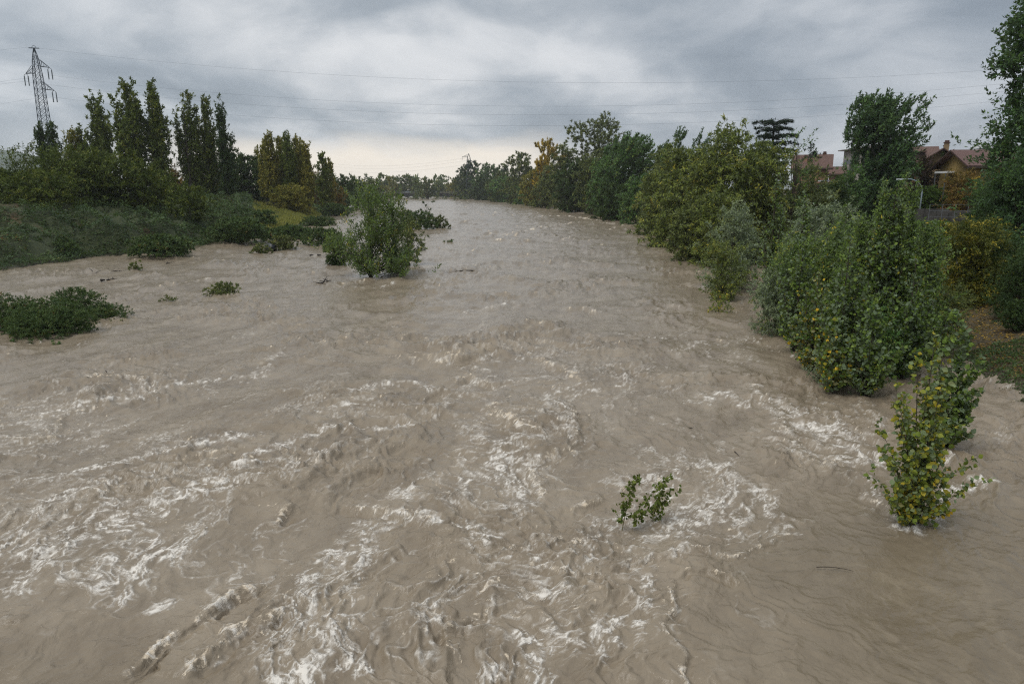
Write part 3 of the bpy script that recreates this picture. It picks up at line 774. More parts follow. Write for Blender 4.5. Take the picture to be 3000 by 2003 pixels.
WIND = np.array([.75, -.25, .1])
def crown_from_lobes(lobes, r, px_m, leaf=.1, cover=5., tuft=.8, tuftr=.22, a_out=.5, a_up=.5, a_wind=.15, a_rand=.5,
                     droop=0., aspect=.5, clump=1.1, inner=.25, zmin=.1, nmax=60000, min_px=2.1, per=9, fill=.4, cap=0):
    """lobes n x 6 (centre, radii). Leaves sit on shoots, shoots in clumps spread over the lobes"""
    lobes = np.asarray(lobes, float)
    leaf = max(leaf, min_px/px_m)
    area = np.sum(4*np.pi*((lobes[:, 3]*lobes[:, 4])**1.6+(lobes[:, 3]*lobes[:, 5])**1.6+(lobes[:, 4]*lobes[:, 5])**1.6)**(1/1.6)/3**(1/1.6))
    want = cover*area*.5/(leaf*leaf*aspect)*.55
    cap = max(cap, 11500 if px_m < 11 else 19000)
    nl = int(min(cap, want))
    leaf *= min(1.5, math.sqrt(max(1., want/cap)))
    nsh = max(8, nl//per)
    wts = (lobes[:, 3]*lobes[:, 5]); wts = wts/wts.sum()
    ncl = max(5, int(area/(clump*clump)*.8))
    def surf(k, rmin):
        li = r.choice(len(lobes), k, p=wts); lo = lobes[li]
        d = unit(r.normal(size=(k, 3)))
        rr = 1 - (1-rmin)*r.random(k)**1.6
        p = lo[:, :3] + d*lo[:, 3:]*rr[:, None]
        nn = unit(d/lo[:, 3:])
        return p, nn
    cc, cn = surf(ncl*3, .62)
    # drop clumps buried in other lobes
    dm = np.ones(len(cc), bool)
    for lo in lobes:
        q = np.sum(((cc-lo[:3])/lo[3:])**2, 1); dm &= q > (inner + .12)
    cc, cn = cc[dm & (cc[:, 2] > zmin-.3)][:ncl], cn[dm & (cc[:, 2] > zmin-.3)][:ncl]
    if len(cc) < 4: cc, cn = surf(ncl, .5)
    ct = r.random(len(cc))
    ki = r.integers(0, len(cc), nsh)
    off = r.normal(size=(nsh, 3))*clump*.42; off[:, 2] *= .75
    o = cc[ki] + off
    nn = cn[ki]
    nf = int(nsh*fill)
    if nf:
        fo_, fn_ = surf(nf, .25); o[:nf] = fo_; nn = nn.copy(); nn[:nf] = fn_
    d = unit(nn*a_out + np.array([[0, 0, 1.]])*a_up + WIND*a_wind*2 + r.normal(size=(nsh, 3))*a_rand*.6)
    sl = tuft*r.uniform(.5, 1.25, nsh)
    si = np.repeat(np.arange(nsh), per); k = len(si)
    t = r.random(k)
    rad = tuftr*(1-.75*t)
    P0 = o[si] + d[si]*(sl[si]*t)[:, None] + r.normal(size=(k, 3))*rad[:, None]*.6
    P0[:, 2] -= droop*(t**2)*sl[si]
    A0 = unit(d[si]*.55 + r.normal(size=(k, 3))*.65 + np.array([[0, 0, -droop*.8]]))
    tint = np.clip(ct[ki][si]*.62 + r.random(k)*.38, 0, 1)
    mk = P0[:, 2] > zmin
    return P0[mk], A0[mk], leaf, aspect, tint[mk], cc

def envelope_lobes(r, hgt, wid, prof, n_, z0=0., size=.33, flat=1.):
    zs = np.linspace(0, 1, len(prof)); out = []
    for k in range(n_):
        u = (k+.5+r.uniform(-.4, .4))/n_
        hw = np.interp(u, zs, prof)*wid/2
        rr = size*wid/2*r.uniform(.75, 1.3)*max(.5, min(1, hw/(wid*.3)))
        a = r.uniform(0, 2*np.pi); off = max(0, hw-rr*.8)*math.sqrt(r.random())*1.05
        z = z0 + u*(hgt-z0)
        z = min(z, hgt - rr*flat*.9)
        out.append((off*math.cos(a), off*math.sin(a)*.9, max(z, rr*.35), rr, rr*.95, rr*flat*r.uniform(.85, 1.2)))
    return out

# each kind: how its lobes are laid and how its shoots behave
def k_round(r, hgt, wid, **k): return envelope_lobes(r, hgt, wid, k.get('prof', [.55, .9, 1, .92, .7, .3]), k.get('nl', 26), 0, k.get('size', .36), k.get('flat', 1.))
def k_lombardy(r, hgt, wid, **k):
    out = []; sp_ = k.get('spires')
    if sp_ is None:
        sp_ = [(0, 1., .55)] + [(r.uniform(-.32, .32), r.uniform(.72, .93), r.uniform(.28, .4)) for _ in range(3)]
    for sx, top, wd in sp_:
        zt = hgt*top; zb = hgt*k.get('low', .14); y = r.uniform(-.25, .25)*wid
        m_ = 7
        for j in range(m_):
            u = (j+.5)/m_; rad = wid*.5*wd*max(.12, (math.sin(math.pi*min(1, u*.64+.27)))**.75)*1.12
            z = zb + (zt-zb)*u
            out.append((sx*wid*(.45+.55*u) + r.normal()*rad*.08, y+r.normal()*rad*.1, z, rad, rad, (zt-zb)/m_*.9))
    return out
KIND = {
 'lombardy': (k_lombardy, dict(a_up=1.7, a_out=.22, a_rand=.25, a_wind=.10, tuft=1.2, tuftr=.28, clump=.8, aspect=.65, inner=-.1, cover=17, fill=.6, per=16)),
 'round':    (k_round, dict(a_up=.35, a_out=.7, tuft=1.0, tuftr=.26, clump=1.7, cover=8, fill=.25, per=20)),
 'willow':   (k_round, dict(a_up=.35, a_out=.8, tuft=1.3, tuftr=.26, droop=.35, aspect=.46, clump=1.6, cover=10, fill=.25, per=26, min_px=2.2)),
 'blown':    (k_round, dict(a_up=1.0, a_out=.45, a_rand=.22, a_wind=.42, tuft=2.6, tuftr=.22, aspect=.6, clump=1.1, cover=12, fill=.25, per=44)),
 'bush':     (k_round, dict(a_up=.25, a_out=.8, tuft=.45, tuftr=.22, clump=.6, aspect=.5, cover=7, per=14)),
}
def make_tree(label, kind, px, pyb, pyt, wpx, pal, cat='tree', group=None, name=None, Y=None, zb=None, seed=None, bark='bark', trunk=True, **kw):
    """pyb: row of the foot (on the water unless Y is given); pyt: row of the top; wpx: crown width"""
    r = np.random.default_rng(seed if seed is not None else abs(hash((px, pyb, pyt))) % 100000)
    if Y is None:
        Y = at_z(px, pyb, zb or 0.)[1]; z0 = (zb or 0.) - .15
    else:
        z0 = at_y(px, pyb, Y)[2] if zb is None else zb
    topz = H + Y*slope(pyt); hgt = topz - z0
    zc = Y*cp - ((z0+topz)/2-H)*sp
    X = (px-1500)/2000.*zc
    if zb is None and 'float_ok' not in kw:
        g0 = tz(X, Y)
        z0 = max(g0, 0) - .1 ; hgt = topz - z0
    kw.pop('float_ok', None)
    wid = wpx/2000.*zc
    pxm = 683./zc
    name = name or ('poplar_tree' if kind == 'lombardy' else 'broadleaf_tree')
    root = empty(name, (X, Y, z0)); tag(root, label, cat, group)
    fn, par = KIND[kind]; par = dict(par)
    lob = fn(r, hgt, wid, **kw)
    sc_ = min(1.0, max(.3, hgt/9.))
    par['tuft'] *= sc_; par['tuftr'] *= sc_; par['clump'] *= sc_
    for k_ in ('a_up','a_out','a_rand','a_wind','tuft','tuftr','droop','aspect','clump','cover','leaf','inner','nmax','min_px','per','fill','cap'):
        if k_ in kw: par[k_] = kw[k_]
    P0, A0, lf, asp, tint, cc = crown_from_lobes(lob, r, pxm, zmin=kw.get('zmin', .12), **par)
    lo_, hi_ = np.percentile(P0[:, 0], [1.5, 98.5]); sx_ = wid/max(hi_-lo_, .1); sz_ = hgt/max(np.percentile(P0[:, 2], 99.7), .1)
    sx_ = min(max(sx_, .6), 1.7); sz_ = min(max(sz_, .7), 1.5); off_ = -(lo_+hi_)/2 if trunk is not None else 0
    for q_ in (P0, cc):
        q_[:, 0] = (q_[:, 0]+off_)*sx_; q_[:, 1] *= sx_; q_[:, 2] *= sz_
    leaves_obj('crown', P0, A0, lf, asp, tint, L[pal], root, r, small=pxm*lf < 3.4)
    if trunk:
        lines = []
        tr = max(.05, hgt*.014) if kind != 'bush' else .03
        tp = np.array([0, 0, -.4]); te = np.array([r.normal()*.04*wid, r.normal()*.04*wid, hgt*.86])
        mid = (tp+te)/2 + np.array([r.normal()*.03*wid, 0, 0])
        tl = bez(tp, mid, te, 9); lines.append((tl, tr*np.linspace(1.15, .15, 9)))
        nb = min(len(cc), kw.get('limbs', 34), 60 if Y < 90 else 22)
        for c_ in cc[r.choice(len(cc), nb, replace=False)]:
            if kind == 'lombardy': u = np.clip((c_[2]/hgt) - .22, .03, .8)
            else: u = np.clip((c_[2]/hgt)*.62, .03, .85)
            i = u*8; i0 = int(i); a = tl[i0]*(1-(i-i0)) + tl[min(i0+1, 8)]*(i-i0)
            mid = a*.45 + c_*.55 + np.array([0, 0, (-.18 if kind == 'lombardy' else .12)*np.linalg.norm(c_[:2]-a[:2])])
            lines.append((bez(a, mid, c_, 5), tr*(.42-.25*u)*np.linspace(1, .2, 5)))
        tubes('trunk', lines, M[bark], root, 5 if Y < 90 else 4)
    return root

def stem_plant(name, label, cat, base, stems, r, leafmat, px_m, leaf=.1, aspect=.9, per_m=26, twig=.5, side=5., up=.6, group=None, parts=0, stem_m='stem', tint_lo=0., yellow_low=True, lean=(0, 0), rad=.03, gap=.12, spread_z=.35):
    """stems: list of (dx, dy, height): leafy upright shoots from one foot, built as real twigs carrying real leaves"""
    root = empty(name, base); tag(root, label, cat, group)
    lines = []; PP = []; AA = []; TT = []
    lf = max(leaf, 1.9/px_m)
    for dx_, dy_, hh in stems:
        foot = np.array([r.normal()*.06, r.normal()*.06, -.4])
        tip = np.array([dx_, dy_, hh])
        mid = np.array([dx_*spread_z + lean[0]*.2, dy_*spread_z, hh*.55])
        k = 10; ln = bez(foot, mid, tip, k)
        lines.append((ln, rad*hh/3.*np.linspace(1., .12, k)))
        nt = max(4, int(hh*side))
        for j in range(nt):
            u = gap + (1-gap)*(j+r.random())/nt
            i = u*(k-1); i0 = min(int(i), k-2); a = ln[i0]*(1-(i-i0))+ln[i0+1]*(i-i0)
            dirv = unit(ln[i0+1]-ln[i0]); ang = r.uniform(0, 2*np.pi)
            out = np.array([math.cos(ang), math.sin(ang), 0])
            dv = unit(out*.8 + dirv*up + WIND*.12)
            tl = twig*(1.15-u)*r.uniform(.5, 1.3) + .06
            e = a + dv*tl + np.array([0, 0, .12*tl])
            lines.append((bez(a, (a+e)/2+np.array([0, 0, -.06*tl]), e, 4), rad*hh/3.*.22*np.linspace(1, .3, 4)))
            nl = max(3, int(tl*per_m))
            t = r.uniform(.12, 1.05, nl)[:, None]
            p = a + (e-a)*t + r.normal(size=(nl, 3))*.02
            PP.append(p)
            AA.append(unit(dv*.35 + r.normal(size=(nl, 3))*.6 + np.array([[0, 0, -.35]]) + WIND*.2))
            ty = r.random(nl)*.75 + (.30*(1-u)*r.random(nl) if yellow_low else 0) + r.normal()*.06
            TT.append(np.clip(ty + tint_lo, 0, 1))
        # leaves on the leader itself
        nl = int(hh*per_m*.35); t = r.uniform(gap, 1, nl); i = t*(k-1); i0 = np.minimum(i.astype(int), k-2)
        p = ln[i0]*(1-(i-i0))[:, None] + ln[i0+1]*(i-i0)[:, None]
        PP.append(p); AA.append(unit(r.normal(size=(nl, 3))+np.array([[0, 0, .2]]))); TT.append(np.clip(r.random(nl)*.8+tint_lo, 0, 1))
    P0 = np.concatenate(PP); A0 = np.concatenate(AA); T0 = np.concatenate(TT)
    mk = P0[:, 2] > .05; P0, A0, T0 = P0[mk], A0[mk], T0[mk]
    tubes('trunk', lines, M[stem_m], root, 6)
    if parts:
        # the leaves nearest the viewer are parts of their own, sharing a few leaf meshes
        vis = np.argsort(P0[:, 1] + r.normal(size=len(P0))*.35)[:parts]
        protos = []
        for q in range(8):
            s = lf; tv = (q+.5)/8
            V = np.array([(0,0,0),(.30,.18,.03),(.46,.42,.02),(.34,.72,-.03),(0,1.06,-.12),(-.34,.72,-.03),(-.46,.42,.02),(-.30,.18,.03),(0,.5,.06)])*s*np.array([1.05, 1, 1])
            me = bpy.data.meshes.new('leaf')
            F = [(8, i, (i+1) % 8) for i in range(8)]
            me.from_pydata([tuple(map(float, v)) for v in V], [], F); at = me.attributes.new('tint', 'FLOAT', 'POINT')
            at.data.foreach_set('value', np.full(9, tv, np.float32)); me.materials.append(L[leafmat]); me.update()
            protos.append(me)
        for i in vis:
            o = bpy.data.objects.new('leaf', protos[min(7, int(T0[i]*8))]); col.objects.link(o); o.parent = root
            o.location = P0[i]
            qv = Vector(A0[i]).to_track_quat('Y', 'Z'); e = qv.to_euler()
            o.rotation_mode = 'XYZ'; o.rotation_euler = e; o.rotation_euler.rotate_axis('Y', float(r.uniform(-1.6, 1.6)))
            s = float(r.uniform(.7, 1.25)); o.scale = (s, s, s)
        rest = np.setdiff1d(np.arange(len(P0)), vis)
    else:
        rest = np.arange(len(P0))
    if len(rest):
        n_ = len(rest); A = A0[rest]; Pq = P0[rest]
        S = unit(np.cross(A, r.normal(size=(n_, 3)))); Nn = np.cross(A, S)
        Ls = (lf*r.uniform(.65, 1.3, n_))[:, None]
        W_ = aspect*Ls
        vs = [Pq, Pq+A*Ls*.22+S*W_*.36, Pq+A*Ls*.55+S*W_*.46+Nn*Ls*.05, Pq+A*Ls*1.05-Nn*Ls*.1, Pq+A*Ls*.55-S*W_*.46+Nn*Ls*.05, Pq+A*Ls*.22-S*W_*.36]
        V = np.stack(vs, 1).reshape(-1, 3); b0 = np.arange(n_)*6
        F = np.concatenate([np.stack([b0, b0+1, b0+2, b0+3], 1), np.stack([b0, b0+3, b0+4, b0+5], 1)])
        o = mesh_np('foliage' if parts else 'crown', V, F, L[leafmat], root, attrs={'tint': np.repeat(T0[rest], 6)})
        if parts: o['kind'] = 'stuff'
    return root

# ---- left bank: tall poplars on the levee, from the pylon towards the far bridge
GP = 'tall poplars in a row behind the left bank'
make_tree('short dark poplar with two blunt tops in front of the pylon foot', 'lombardy', 152, 560, 362, 56, 'dark', 'poplar', GP, Y=150, spires=[(-.22,1,.5),(.25,.98,.55)])
make_tree('thin yellowish poplar tip just beside the short dark poplar', 'lombardy', 216, 560, 380, 42, 'gold', 'poplar', GP, Y=146, spires=[(0,1,.8)])
make_tree('small olive poplar tip beside the twin topped poplar', 'lombardy', 246, 560, 370, 34, 'pop', 'poplar', GP, Y=148, spires=[(0,1,.8),(.3,.8,.5)])
make_tree('tall poplar split into two equal pointed tops', 'lombardy', 296, 565, 279, 66, 'pop', 'poplar', GP, Y=146, spires=[(-.22,1,.42),(.12,.985,.42),(.36,.72,.4),(-.36,.62,.4)])
make_tree('tallest and broadest poplar, first right of the twin topped one', 'lombardy', 384, 570, 241, 72, 'pop', 'poplar', GP, Y=142, spires=[(.02,1,.55),(-.34,.86,.36),(.34,.83,.3),(.1,.7,.7)])
make_tree('tall forked poplar with a small notch in its tip', 'lombardy', 462, 572, 245, 64, 'pop', 'poplar', GP, Y=144, spires=[(-.12,1,.36),(.1,.99,.4),(-.34,.75,.34),(.33,.78,.4)])
make_tree('poplar with a low side spire and bare lower stems', 'lombardy', 546, 575, 270, 59, 'pop', 'poplar', GP, Y=147, spires=[(.1,1,.42),(-.36,.86,.28),(.34,.72,.4)])
make_tree('blunt topped poplar between two narrower ones', 'lombardy', 604, 577, 288, 51, 'pop', 'poplar', GP, Y=150, spires=[(.1,1,.55),(-.34,.90,.36),(0,.7,.7)])
make_tree('slender dark poplar with a separate lower spire at its side', 'lombardy', 662, 578, 296, 50, 'dark', 'poplar', GP, Y=149, spires=[(-.1,1,.48),(.38,.68,.3),(-.3,.7,.4)])
GC = 'golden poplars clumped before the dark wood'
for (x, top, wd, pal, lab) in (
    (776, 412, 34, 'gold', 'outermost golden poplar of the clump, next to the round dark tree'),
    (798, 390, 36, 'gold', 'tallest golden spire in the first half of the poplar clump'),
    (826, 404, 34, 'gold', 'yellow poplar between the tallest golden spire and the dark spire'),
    (846, 391, 40, 'pop', 'dark green spire in the middle of the golden poplar clump'),
    (868, 402, 32, 'gold', 'olive gold poplar just behind the dark green spire'),
    (884, 410, 32, 'gold', 'narrow golden poplar near the end of the clump'),
    (900, 416, 28, 'gold', 'last thin spire of the golden clump, with bare gaps')):
    make_tree(lab, 'lombardy', x, 588, top, wd, pal, 'poplar', GC, Y=178 + random.uniform(-6, 6), spires=[(0,1,.8),(.25,.8,.5)])
make_tree('pale thin poplar top showing behind the round dark tree', 'lombardy', 756, 580, 428, 22, 'gold', 'poplar', GC, Y=205, spires=[(0,1,.8)])
make_tree('lone dark green poplar standing apart nearest the far bridge', 'lombardy', 944, 592, 449, 38, 'pop', 'poplar', None, Y=200, spires=[(0,1,.85)])
make_tree('smaller golden brown poplar touching the lone dark one', 'lombardy', 967, 592, 466, 24, 'gold', 'poplar', None, Y=204, spires=[(0,1,.85)])
GB = 'rounded trees behind the poplars'
RT = lambda *a, **k: make_tree(*a, **k)
RT('big round dark tree between the poplar row and the golden clump', 'round', 722, 588, 452, 135, 'dark', 'tree', GB, Y=185, prof=[.9,1,1,.85,.5])
RT('dark tree filling the gap under the slender poplar', 'round', 640, 588, 500, 120, 'dark', 'tree', GB, Y=190)
RT('rusty brown tree seen between two poplar trunks', 'round', 512, 585, 476, 60, 'rust', 'tree', GB, Y=185)
RT('low brown green tree behind the bare lower stems', 'round', 585, 585, 500, 80, 'olive', 'tree', GB, Y=188)
RT('dark tree at the picture edge before the hill', 'round', -20, 600, 500, 150, 'dark', 'tree', GB, Y=130)
RT('feathery yellow green tree at the foot of the golden clump', 'willow', 856, 600, 540, 90, 'gold', 'tree', GB, Y=165)
RT('brownish rounded tree between the golden clump and lone poplar', 'round', 915, 592, 500, 70, 'rust', 'tree', GB, Y=215)
RT('small rusty tree right of the lone dark poplar', 'round', 985, 592, 535, 46, 'rust', 'tree', GB, Y=212)
RT('dark oak like tree right of the lone poplar', 'round', 1010, 585, 512, 60, 'dark', 'tree', GB, Y=250)
RT('dark green tree, second right of the lone poplar', 'round', 1045, 583, 522, 56, 'dark', 'tree', GB, Y=270)
RT('low olive tree where the left wood meets the far treeline', 'round', 1085, 583, 528, 60, 'olive', 'tree', GB, Y=330)
# acacias and shrubs in front of the poplars
GA = 'acacia trees along the top of the left bank'
RT('sparse acacia with bare twiggy top against the sky', 'round', 84, 620, 418, 190, 'rob', 'tree', GA, Y=92, cover=2.0, size=.26, tuft=1.6, tuftr=.18, bark='bark', limbs=60, a_up=.8)
RT('yellow green acacia under the thin poplar tips', 'round', 205, 625, 425, 170, 'rob', 'tree', GA, Y=96, cover=3.6, tuft=1.6, clump=1.4, bark='bark', limbs=50)
RT('dense acacia below the twin topped poplar', 'round', 300, 640, 440, 190, 'rob', 'tree', GA, Y=98, cover=4.2)
RT('dark leafy acacia sloping down towards the bank shrubs', 'round', 395, 650, 470, 180, 'rob', 'tree', GA, Y=100, cover=4.5)
RT('low dark acacia mass at the picture edge', 'round', 20, 650, 500, 190, 'rob', 'tree', GA, Y=90, cover=4.5)
RT('dark acacia thicket between the edge mass and the dense one', 'round', 140, 650, 500, 180, 'rob', 'tree', GA, Y=88, cover=4.5)
RT('rounded acacia with several bare stems standing nearest the water', 'round', 556, 695, 541, 140, 'rob', 'tree', GA, Y=96, cover=4.5, prof=[.15,.5,1,1,.8,.4], nl=20)
RT('half hidden acacia behind the rounded one by the water', 'round', 480, 650, 500, 110, 'rob', 'tree', GA, Y=112, cover=4.5)

# ---- far treeline beyond the bridge
GF = 'trees beyond the far bridge'
fr_ = np.random.default_rng(5)
fl = [(1120,524,44,'far','dark low tree at the near end of the far treeline'),(1050,540,40,'far','small olive tree in front of the far treeline'),(1078,512,30,'far','round crowned tree rising from the far wood'),(1118,508,30,'far','bare topped tree rising from the far wood'),(1140,520,34,'gold','yellowish tree in the middle of the far wood'),
      (1168,515,40,'far','broad green tree behind the bridge centre'),(1200,516,46,'far','broad brownish green tree behind the bridge'),(1232,524,36,'far','small tree above the white car on the bridge'),(1262,528,34,'far','low tree where the far treeline dips'),
      (1292,533,30,'far','lowest tree of the far treeline'),(1318,540,26,'gold','pale golden tree at the far river bend'),(1335,522,34,'gold','golden tree stepping up to the dark mass'),(1352,512,40,'olive','olive tree at the foot of the dark mass'),(1305,518,16,'far','tiny round tree standing alone above the far bend')]
for x, top, wd, pal, lab in fl:
    make_tree(lab, 'round', x, 582, top, wd*1.25, pal, 'tree', GF, Y=620 + fr_.uniform(-50, 90), zb=1.0, trunk=False, min_px=1.9, cover=14, nl=12)
r = np.random.default_rng(77)
lobs = []
for k in range(110):
    X = r.uniform(-260, 40); Y_ = r.uniform(690, 770); s = r.uniform(8, 13)
    lobs.append((X, Y_, r.uniform(3, 9), s, s, s*r.uniform(.8, 1.1)))
P0, A0, lf, asp, tint, cc = crown_from_lobes(lobs, r, 683/700, min_px=2.2, cover=6, tuft=3, tuftr=1.5, clump=6, zmin=0, aspect=.8, inner=-.2)
o = leaves_obj('distant_woods', P0, A0, lf, asp, tint, L['far'], None, r); tag(o, 'hazy low wood closing the river valley behind the bridge', 'wood', kind='stuff')

# ---- right bank, far to near
GR = 'trees lining the right bank'
def RB(lab, kind, x, base, top, wd, pal, **k): return make_tree(lab, kind, x, base, top, wd, pal, k.pop('cat', 'tree'), GR, **k)
RB('dark rounded tree under the far pylon, farthest big one on the right bank', 'round', 1378, 584, 474, 84, 'dark', zb=0)
RB('dark green tree just nearer than the one under the far pylon', 'round', 1428, 586, 482, 84, 'green', zb=0, Y=520)
RB('even topped dark poplars merging behind the willow', 'round', 1470, 588, 484, 70, 'dark', zb=0, Y=480)
RB('dark bushy tree with its skirt in the far water', 'round', 1416, 588, 520, 70, 'dark', zb=0)
RB('mid green tree before the pale willow top', 'round', 1482, 593, 520, 84, 'green', zb=0, prof=[1,1,1,.9,.5])
RB('pale willow topped tree standing above its neighbours', 'willow', 1524, 598, 449, 92, 'olive')
RB('arched olive willow beneath the pale one', 'willow', 1466, 592, 506, 72, 'olive', prof=[.9,1,1,.8,.4])
RB('yellow willow mass halfway along the right bank', 'willow', 1566, 604, 486, 80, 'gold', prof=[.8,1,1,.8,.4])
RB('brightest yellow autumn tree rising above the bank', 'blown', 1610, 610, 409, 84, 'yellow', Y=300, prof=[.3,.5,.8,1,1,.5], a_wind=.1)
RB('small round green shrub at the water before the yellow willow', 'willow', 1530, 600, 540, 42, 'green', prof=[1,1,.9,.6])
RB('dull olive willow with trailing branches left of the tall tree', 'willow', 1650, 613, 420, 92, 'olive', Y=262)
RB('low willow curtain hanging into the river under the yellow tree', 'willow', 1605, 610, 490, 90, 'olive', prof=[.9,1,1,.9,.5])
RB('tallest dark tree on the right bank with a broad open crown', 'round', 1748, 632, 338, 146, 'olive', Y=235, prof=[.3,.45,.7,1,.95,.55], cover=8, clump=2.2, fill=.5, limbs=60, cap=24000)
RB('big dark willow mass below the tallest tree', 'willow', 1690, 622, 470, 120, 'dark', prof=[1,1,1,.9,.6])
RB('grey green willow tumbling towards the water below the tallest tree', 'willow', 1742, 630, 440, 110, 'olive', prof=[.8,.9,1,.9,.6])
RB('large windblown poplar with feathery tips swept to one side', 'blown', 1850, 648, 398, 168, 'green', Y=175, prof=[.6,.9,1,1,.9,.6], cap=26000)
RB('paler windblown poplar leaning against the large feathery one', 'blown', 1786, 640, 430, 110, 'green', Y=190, prof=[.6,.9,1,.95,.7,.35])
RB('dark lower shrub willow beneath the feathery poplar', 'willow', 1815, 645, 540, 130, 'dark', prof=[1,1,1,.8,.5])
RB('upright green willow shrub in front of the feathery poplar', 'willow', 1866, 660, 508, 90, 'green', prof=[1,1,.85,.6,.3])
RB('thin pair of poplar tips behind the feathery poplar', 'lombardy', 1940, 640, 420, 50, 'blown', Y=185, spires=[(-.2,.93,.6),(.2,1,.6)])
RB('dark poplar with a slanted torn top above the willows', 'blown', 1990, 650, 374, 48, 'blown', Y=150, prof=[.6,.9,1,.8,.4], size=.4)
RB('second slanted dark poplar tip right of the torn topped one', 'blown', 2056, 650, 380, 52, 'blown', Y=148, prof=[.6,.9,1,.8,.4], size=.4)
RB('broad green willow between the feathery poplar and golden willows', 'willow', 1950, 668, 440, 140, 'olive', Y=128)
RB('golden green willow reaching the water, first of the big group', 'willow', 1935, 690, 500, 130, 'willow', prof=[1,1,.95,.8,.4])
RB('yellow tinged willow leaning over the river in the big group', 'willow', 2015, 725, 430, 190, 'willow', prof=[.9,1,1,.85,.5], nl=36, cap=30000)
RB('tallest willow of the big group with a wispy rounded top', 'willow', 2118, 750, 368, 210, 'willow', Y=72, prof=[.9,1,1,.8,.45], nl=40, cap=36000)
RB('olive willow beside the cedar, carrying scattered yellow leaves', 'willow', 2205, 760, 418, 190, 'willow', Y=68, prof=[.9,1,1,.85,.5], nl=40, cap=36000)
RB('dark green willow skirt at the water below the big group', 'willow', 2035, 770, 600, 130, 'olive', prof=[1,1,.9,.7])
RB('low golden willow at the end of the big group', 'willow', 2105, 780, 560, 150, 'willow', prof=[1,1,1,.8,.4])
RB('dark leafy tree between the willows and the pink house', 'round', 2345, 720, 468, 170, 'olive', Y=74, prof=[.9,1,1,.8,.5], nl=30)
RB('open poplar shoots leaning out beside the cedar', 'blown', 2330, 690, 376, 90, 'green', Y=70, prof=[.5,.6,.7,.6,.3], size=.32, tuft=1.8, clump=.9, cover=3)
RB('shaded tree below the pink house wall', 'round', 2430, 700, 520, 110, 'dark', Y=82)
# silver willow shrubs
RB('silver grey willow shrub beside the golden willows', 'willow', 2150, 850, 596, 150, 'silver', prof=[.8,1,1,.8,.5], nl=28, cover=4.5)
RB('second silver willow shrub behind the young poplars', 'willow', 2400, 850, 580, 220, 'silver', Y=44, prof=[.8,1,1,.8,.5], nl=30, cover=4.5)
RB('yellowing low willow at the foot of the silver shrub', 'willow', 2120, 880, 700, 120, 'willow', prof=[1,1,.9,.6], cover=4)
RB('drooping grey willow dipping its branches into the current', 'willow', 2280, 975, 790, 150, 'silver', prof=[.9,1,.9,.6], cover=4)
RB('large windblown poplar standing alone between the houses', 'blown', 2582, 640, 279, 178, 'blown', Y=95, prof=[.75,.95,1,1,1,.9], nl=48, cover=16, a_wind=.3, fill=.55, tuft=1.5, per=26, cap=38000)
RB('paler low limb of foliage beside the lone windblown poplar', 'round', 2500, 640, 470, 70, 'green', Y=92)
RB('tall poplar cut by the picture edge, highest of the nearby trees', 'round', 3030, 760, -60, 240, 'blown', Y=46, prof=[.9,1,1,1,.85,.6], nl=54, size=.5, a_wind=.05, leaf=.19, tuft=1.0, cover=16, clump=1.3, fill=.6, cap=40000, trunk=True)
RB('broad dark skirt of foliage under the edge poplar', 'round', 2990, 820, 440, 210, 'blown', Y=44, prof=[1,1,.9,.7], nl=30)

# ---- right: gardens, hedges and shrubs behind the road
GG = 'garden shrubs by the road'
make_tree('dark purple leaved tree before the ochre gable', 'round', 2712, 560, 462, 110, 'purple', 'tree', GG, Y=100)
make_tree('small dark conifer against the ochre gable wall', 'round', 2780, 520, 445, 46, 'dark', 'tree', GG, Y=103, prof=[1,.8,.5,.2])
make_tree('rust and green tree before the yellow house', 'round', 2822, 575, 500, 90, 'rust', 'tree', GG, Y=86)
make_tree('bright yellow shrub under the yellow house window', 'round', 2874, 555, 520, 42, 'yellow', 'shrub', GG, Y=84, name='garden_shrub')
make_tree('dark red shrub beside the bright yellow one', 'round', 2858, 580, 543, 46, 'purple', 'shrub', GG, Y=82, name='garden_shrub')
for x, b_, t_, wd, lab in ((2712, 606, 547, 80, 'large clipped round bush behind the lamp'), (2748, 606, 553, 66, 'clipped round bush, middle one above the concrete wall'), (2818, 602, 556, 66, 'clipped round bush nearest the yellow house'), (2462, 590, 548, 50, 'round dark bush behind the far street lamp'), (2460, 545, 515, 50, 'small dark bush under the arched window')):
    make_tree(lab, 'bush', x, b_, t_, wd, 'hedge', 'bush', GG, Y=92 if x > 2600 else 112, name='clipped_bush', prof=[.9,1,.95,.7], size=.42, trunk=False)
make_tree('dark laurel like bush rising below the yellow house', 'round', 2898, 650, 530, 90, 'green', 'shrub', GG, Y=66, name='garden_shrub')
make_tree('yellow and green maple glowing over the dark conifers', 'round', 2860, 800, 640, 190, 'maple', 'tree', GG, Y=38, nl=30, cover=4.5, inner=.1, prof=[.5,.9,1,.8,.5], a_up=.1)
make_tree('broad dark yew like tree under the yellow maple', 'round', 2880, 880, 650, 190, 'dark', 'tree', GG, Y=40, nl=26, prof=[.9,1,1,.8,.5])
make_tree('tall dark conifer behind the yellow maple', 'round', 2880, 760, 560, 90, 'dark', 'tree', GG, Y=52, prof=[1,.9,.7,.3])
make_tree('dark shrub at the picture edge beside the leaf strewn slope', 'round', 2990, 930, 740, 130, 'dark', 'shrub', GG, Y=33, nl=20, name='garden_shrub')
make_tree('low dark shrub alone on the leaf strewn slope', 'bush', 2985, 960, 880, 80, 'dark', 'shrub', GG, Y=30, name='garden_shrub')

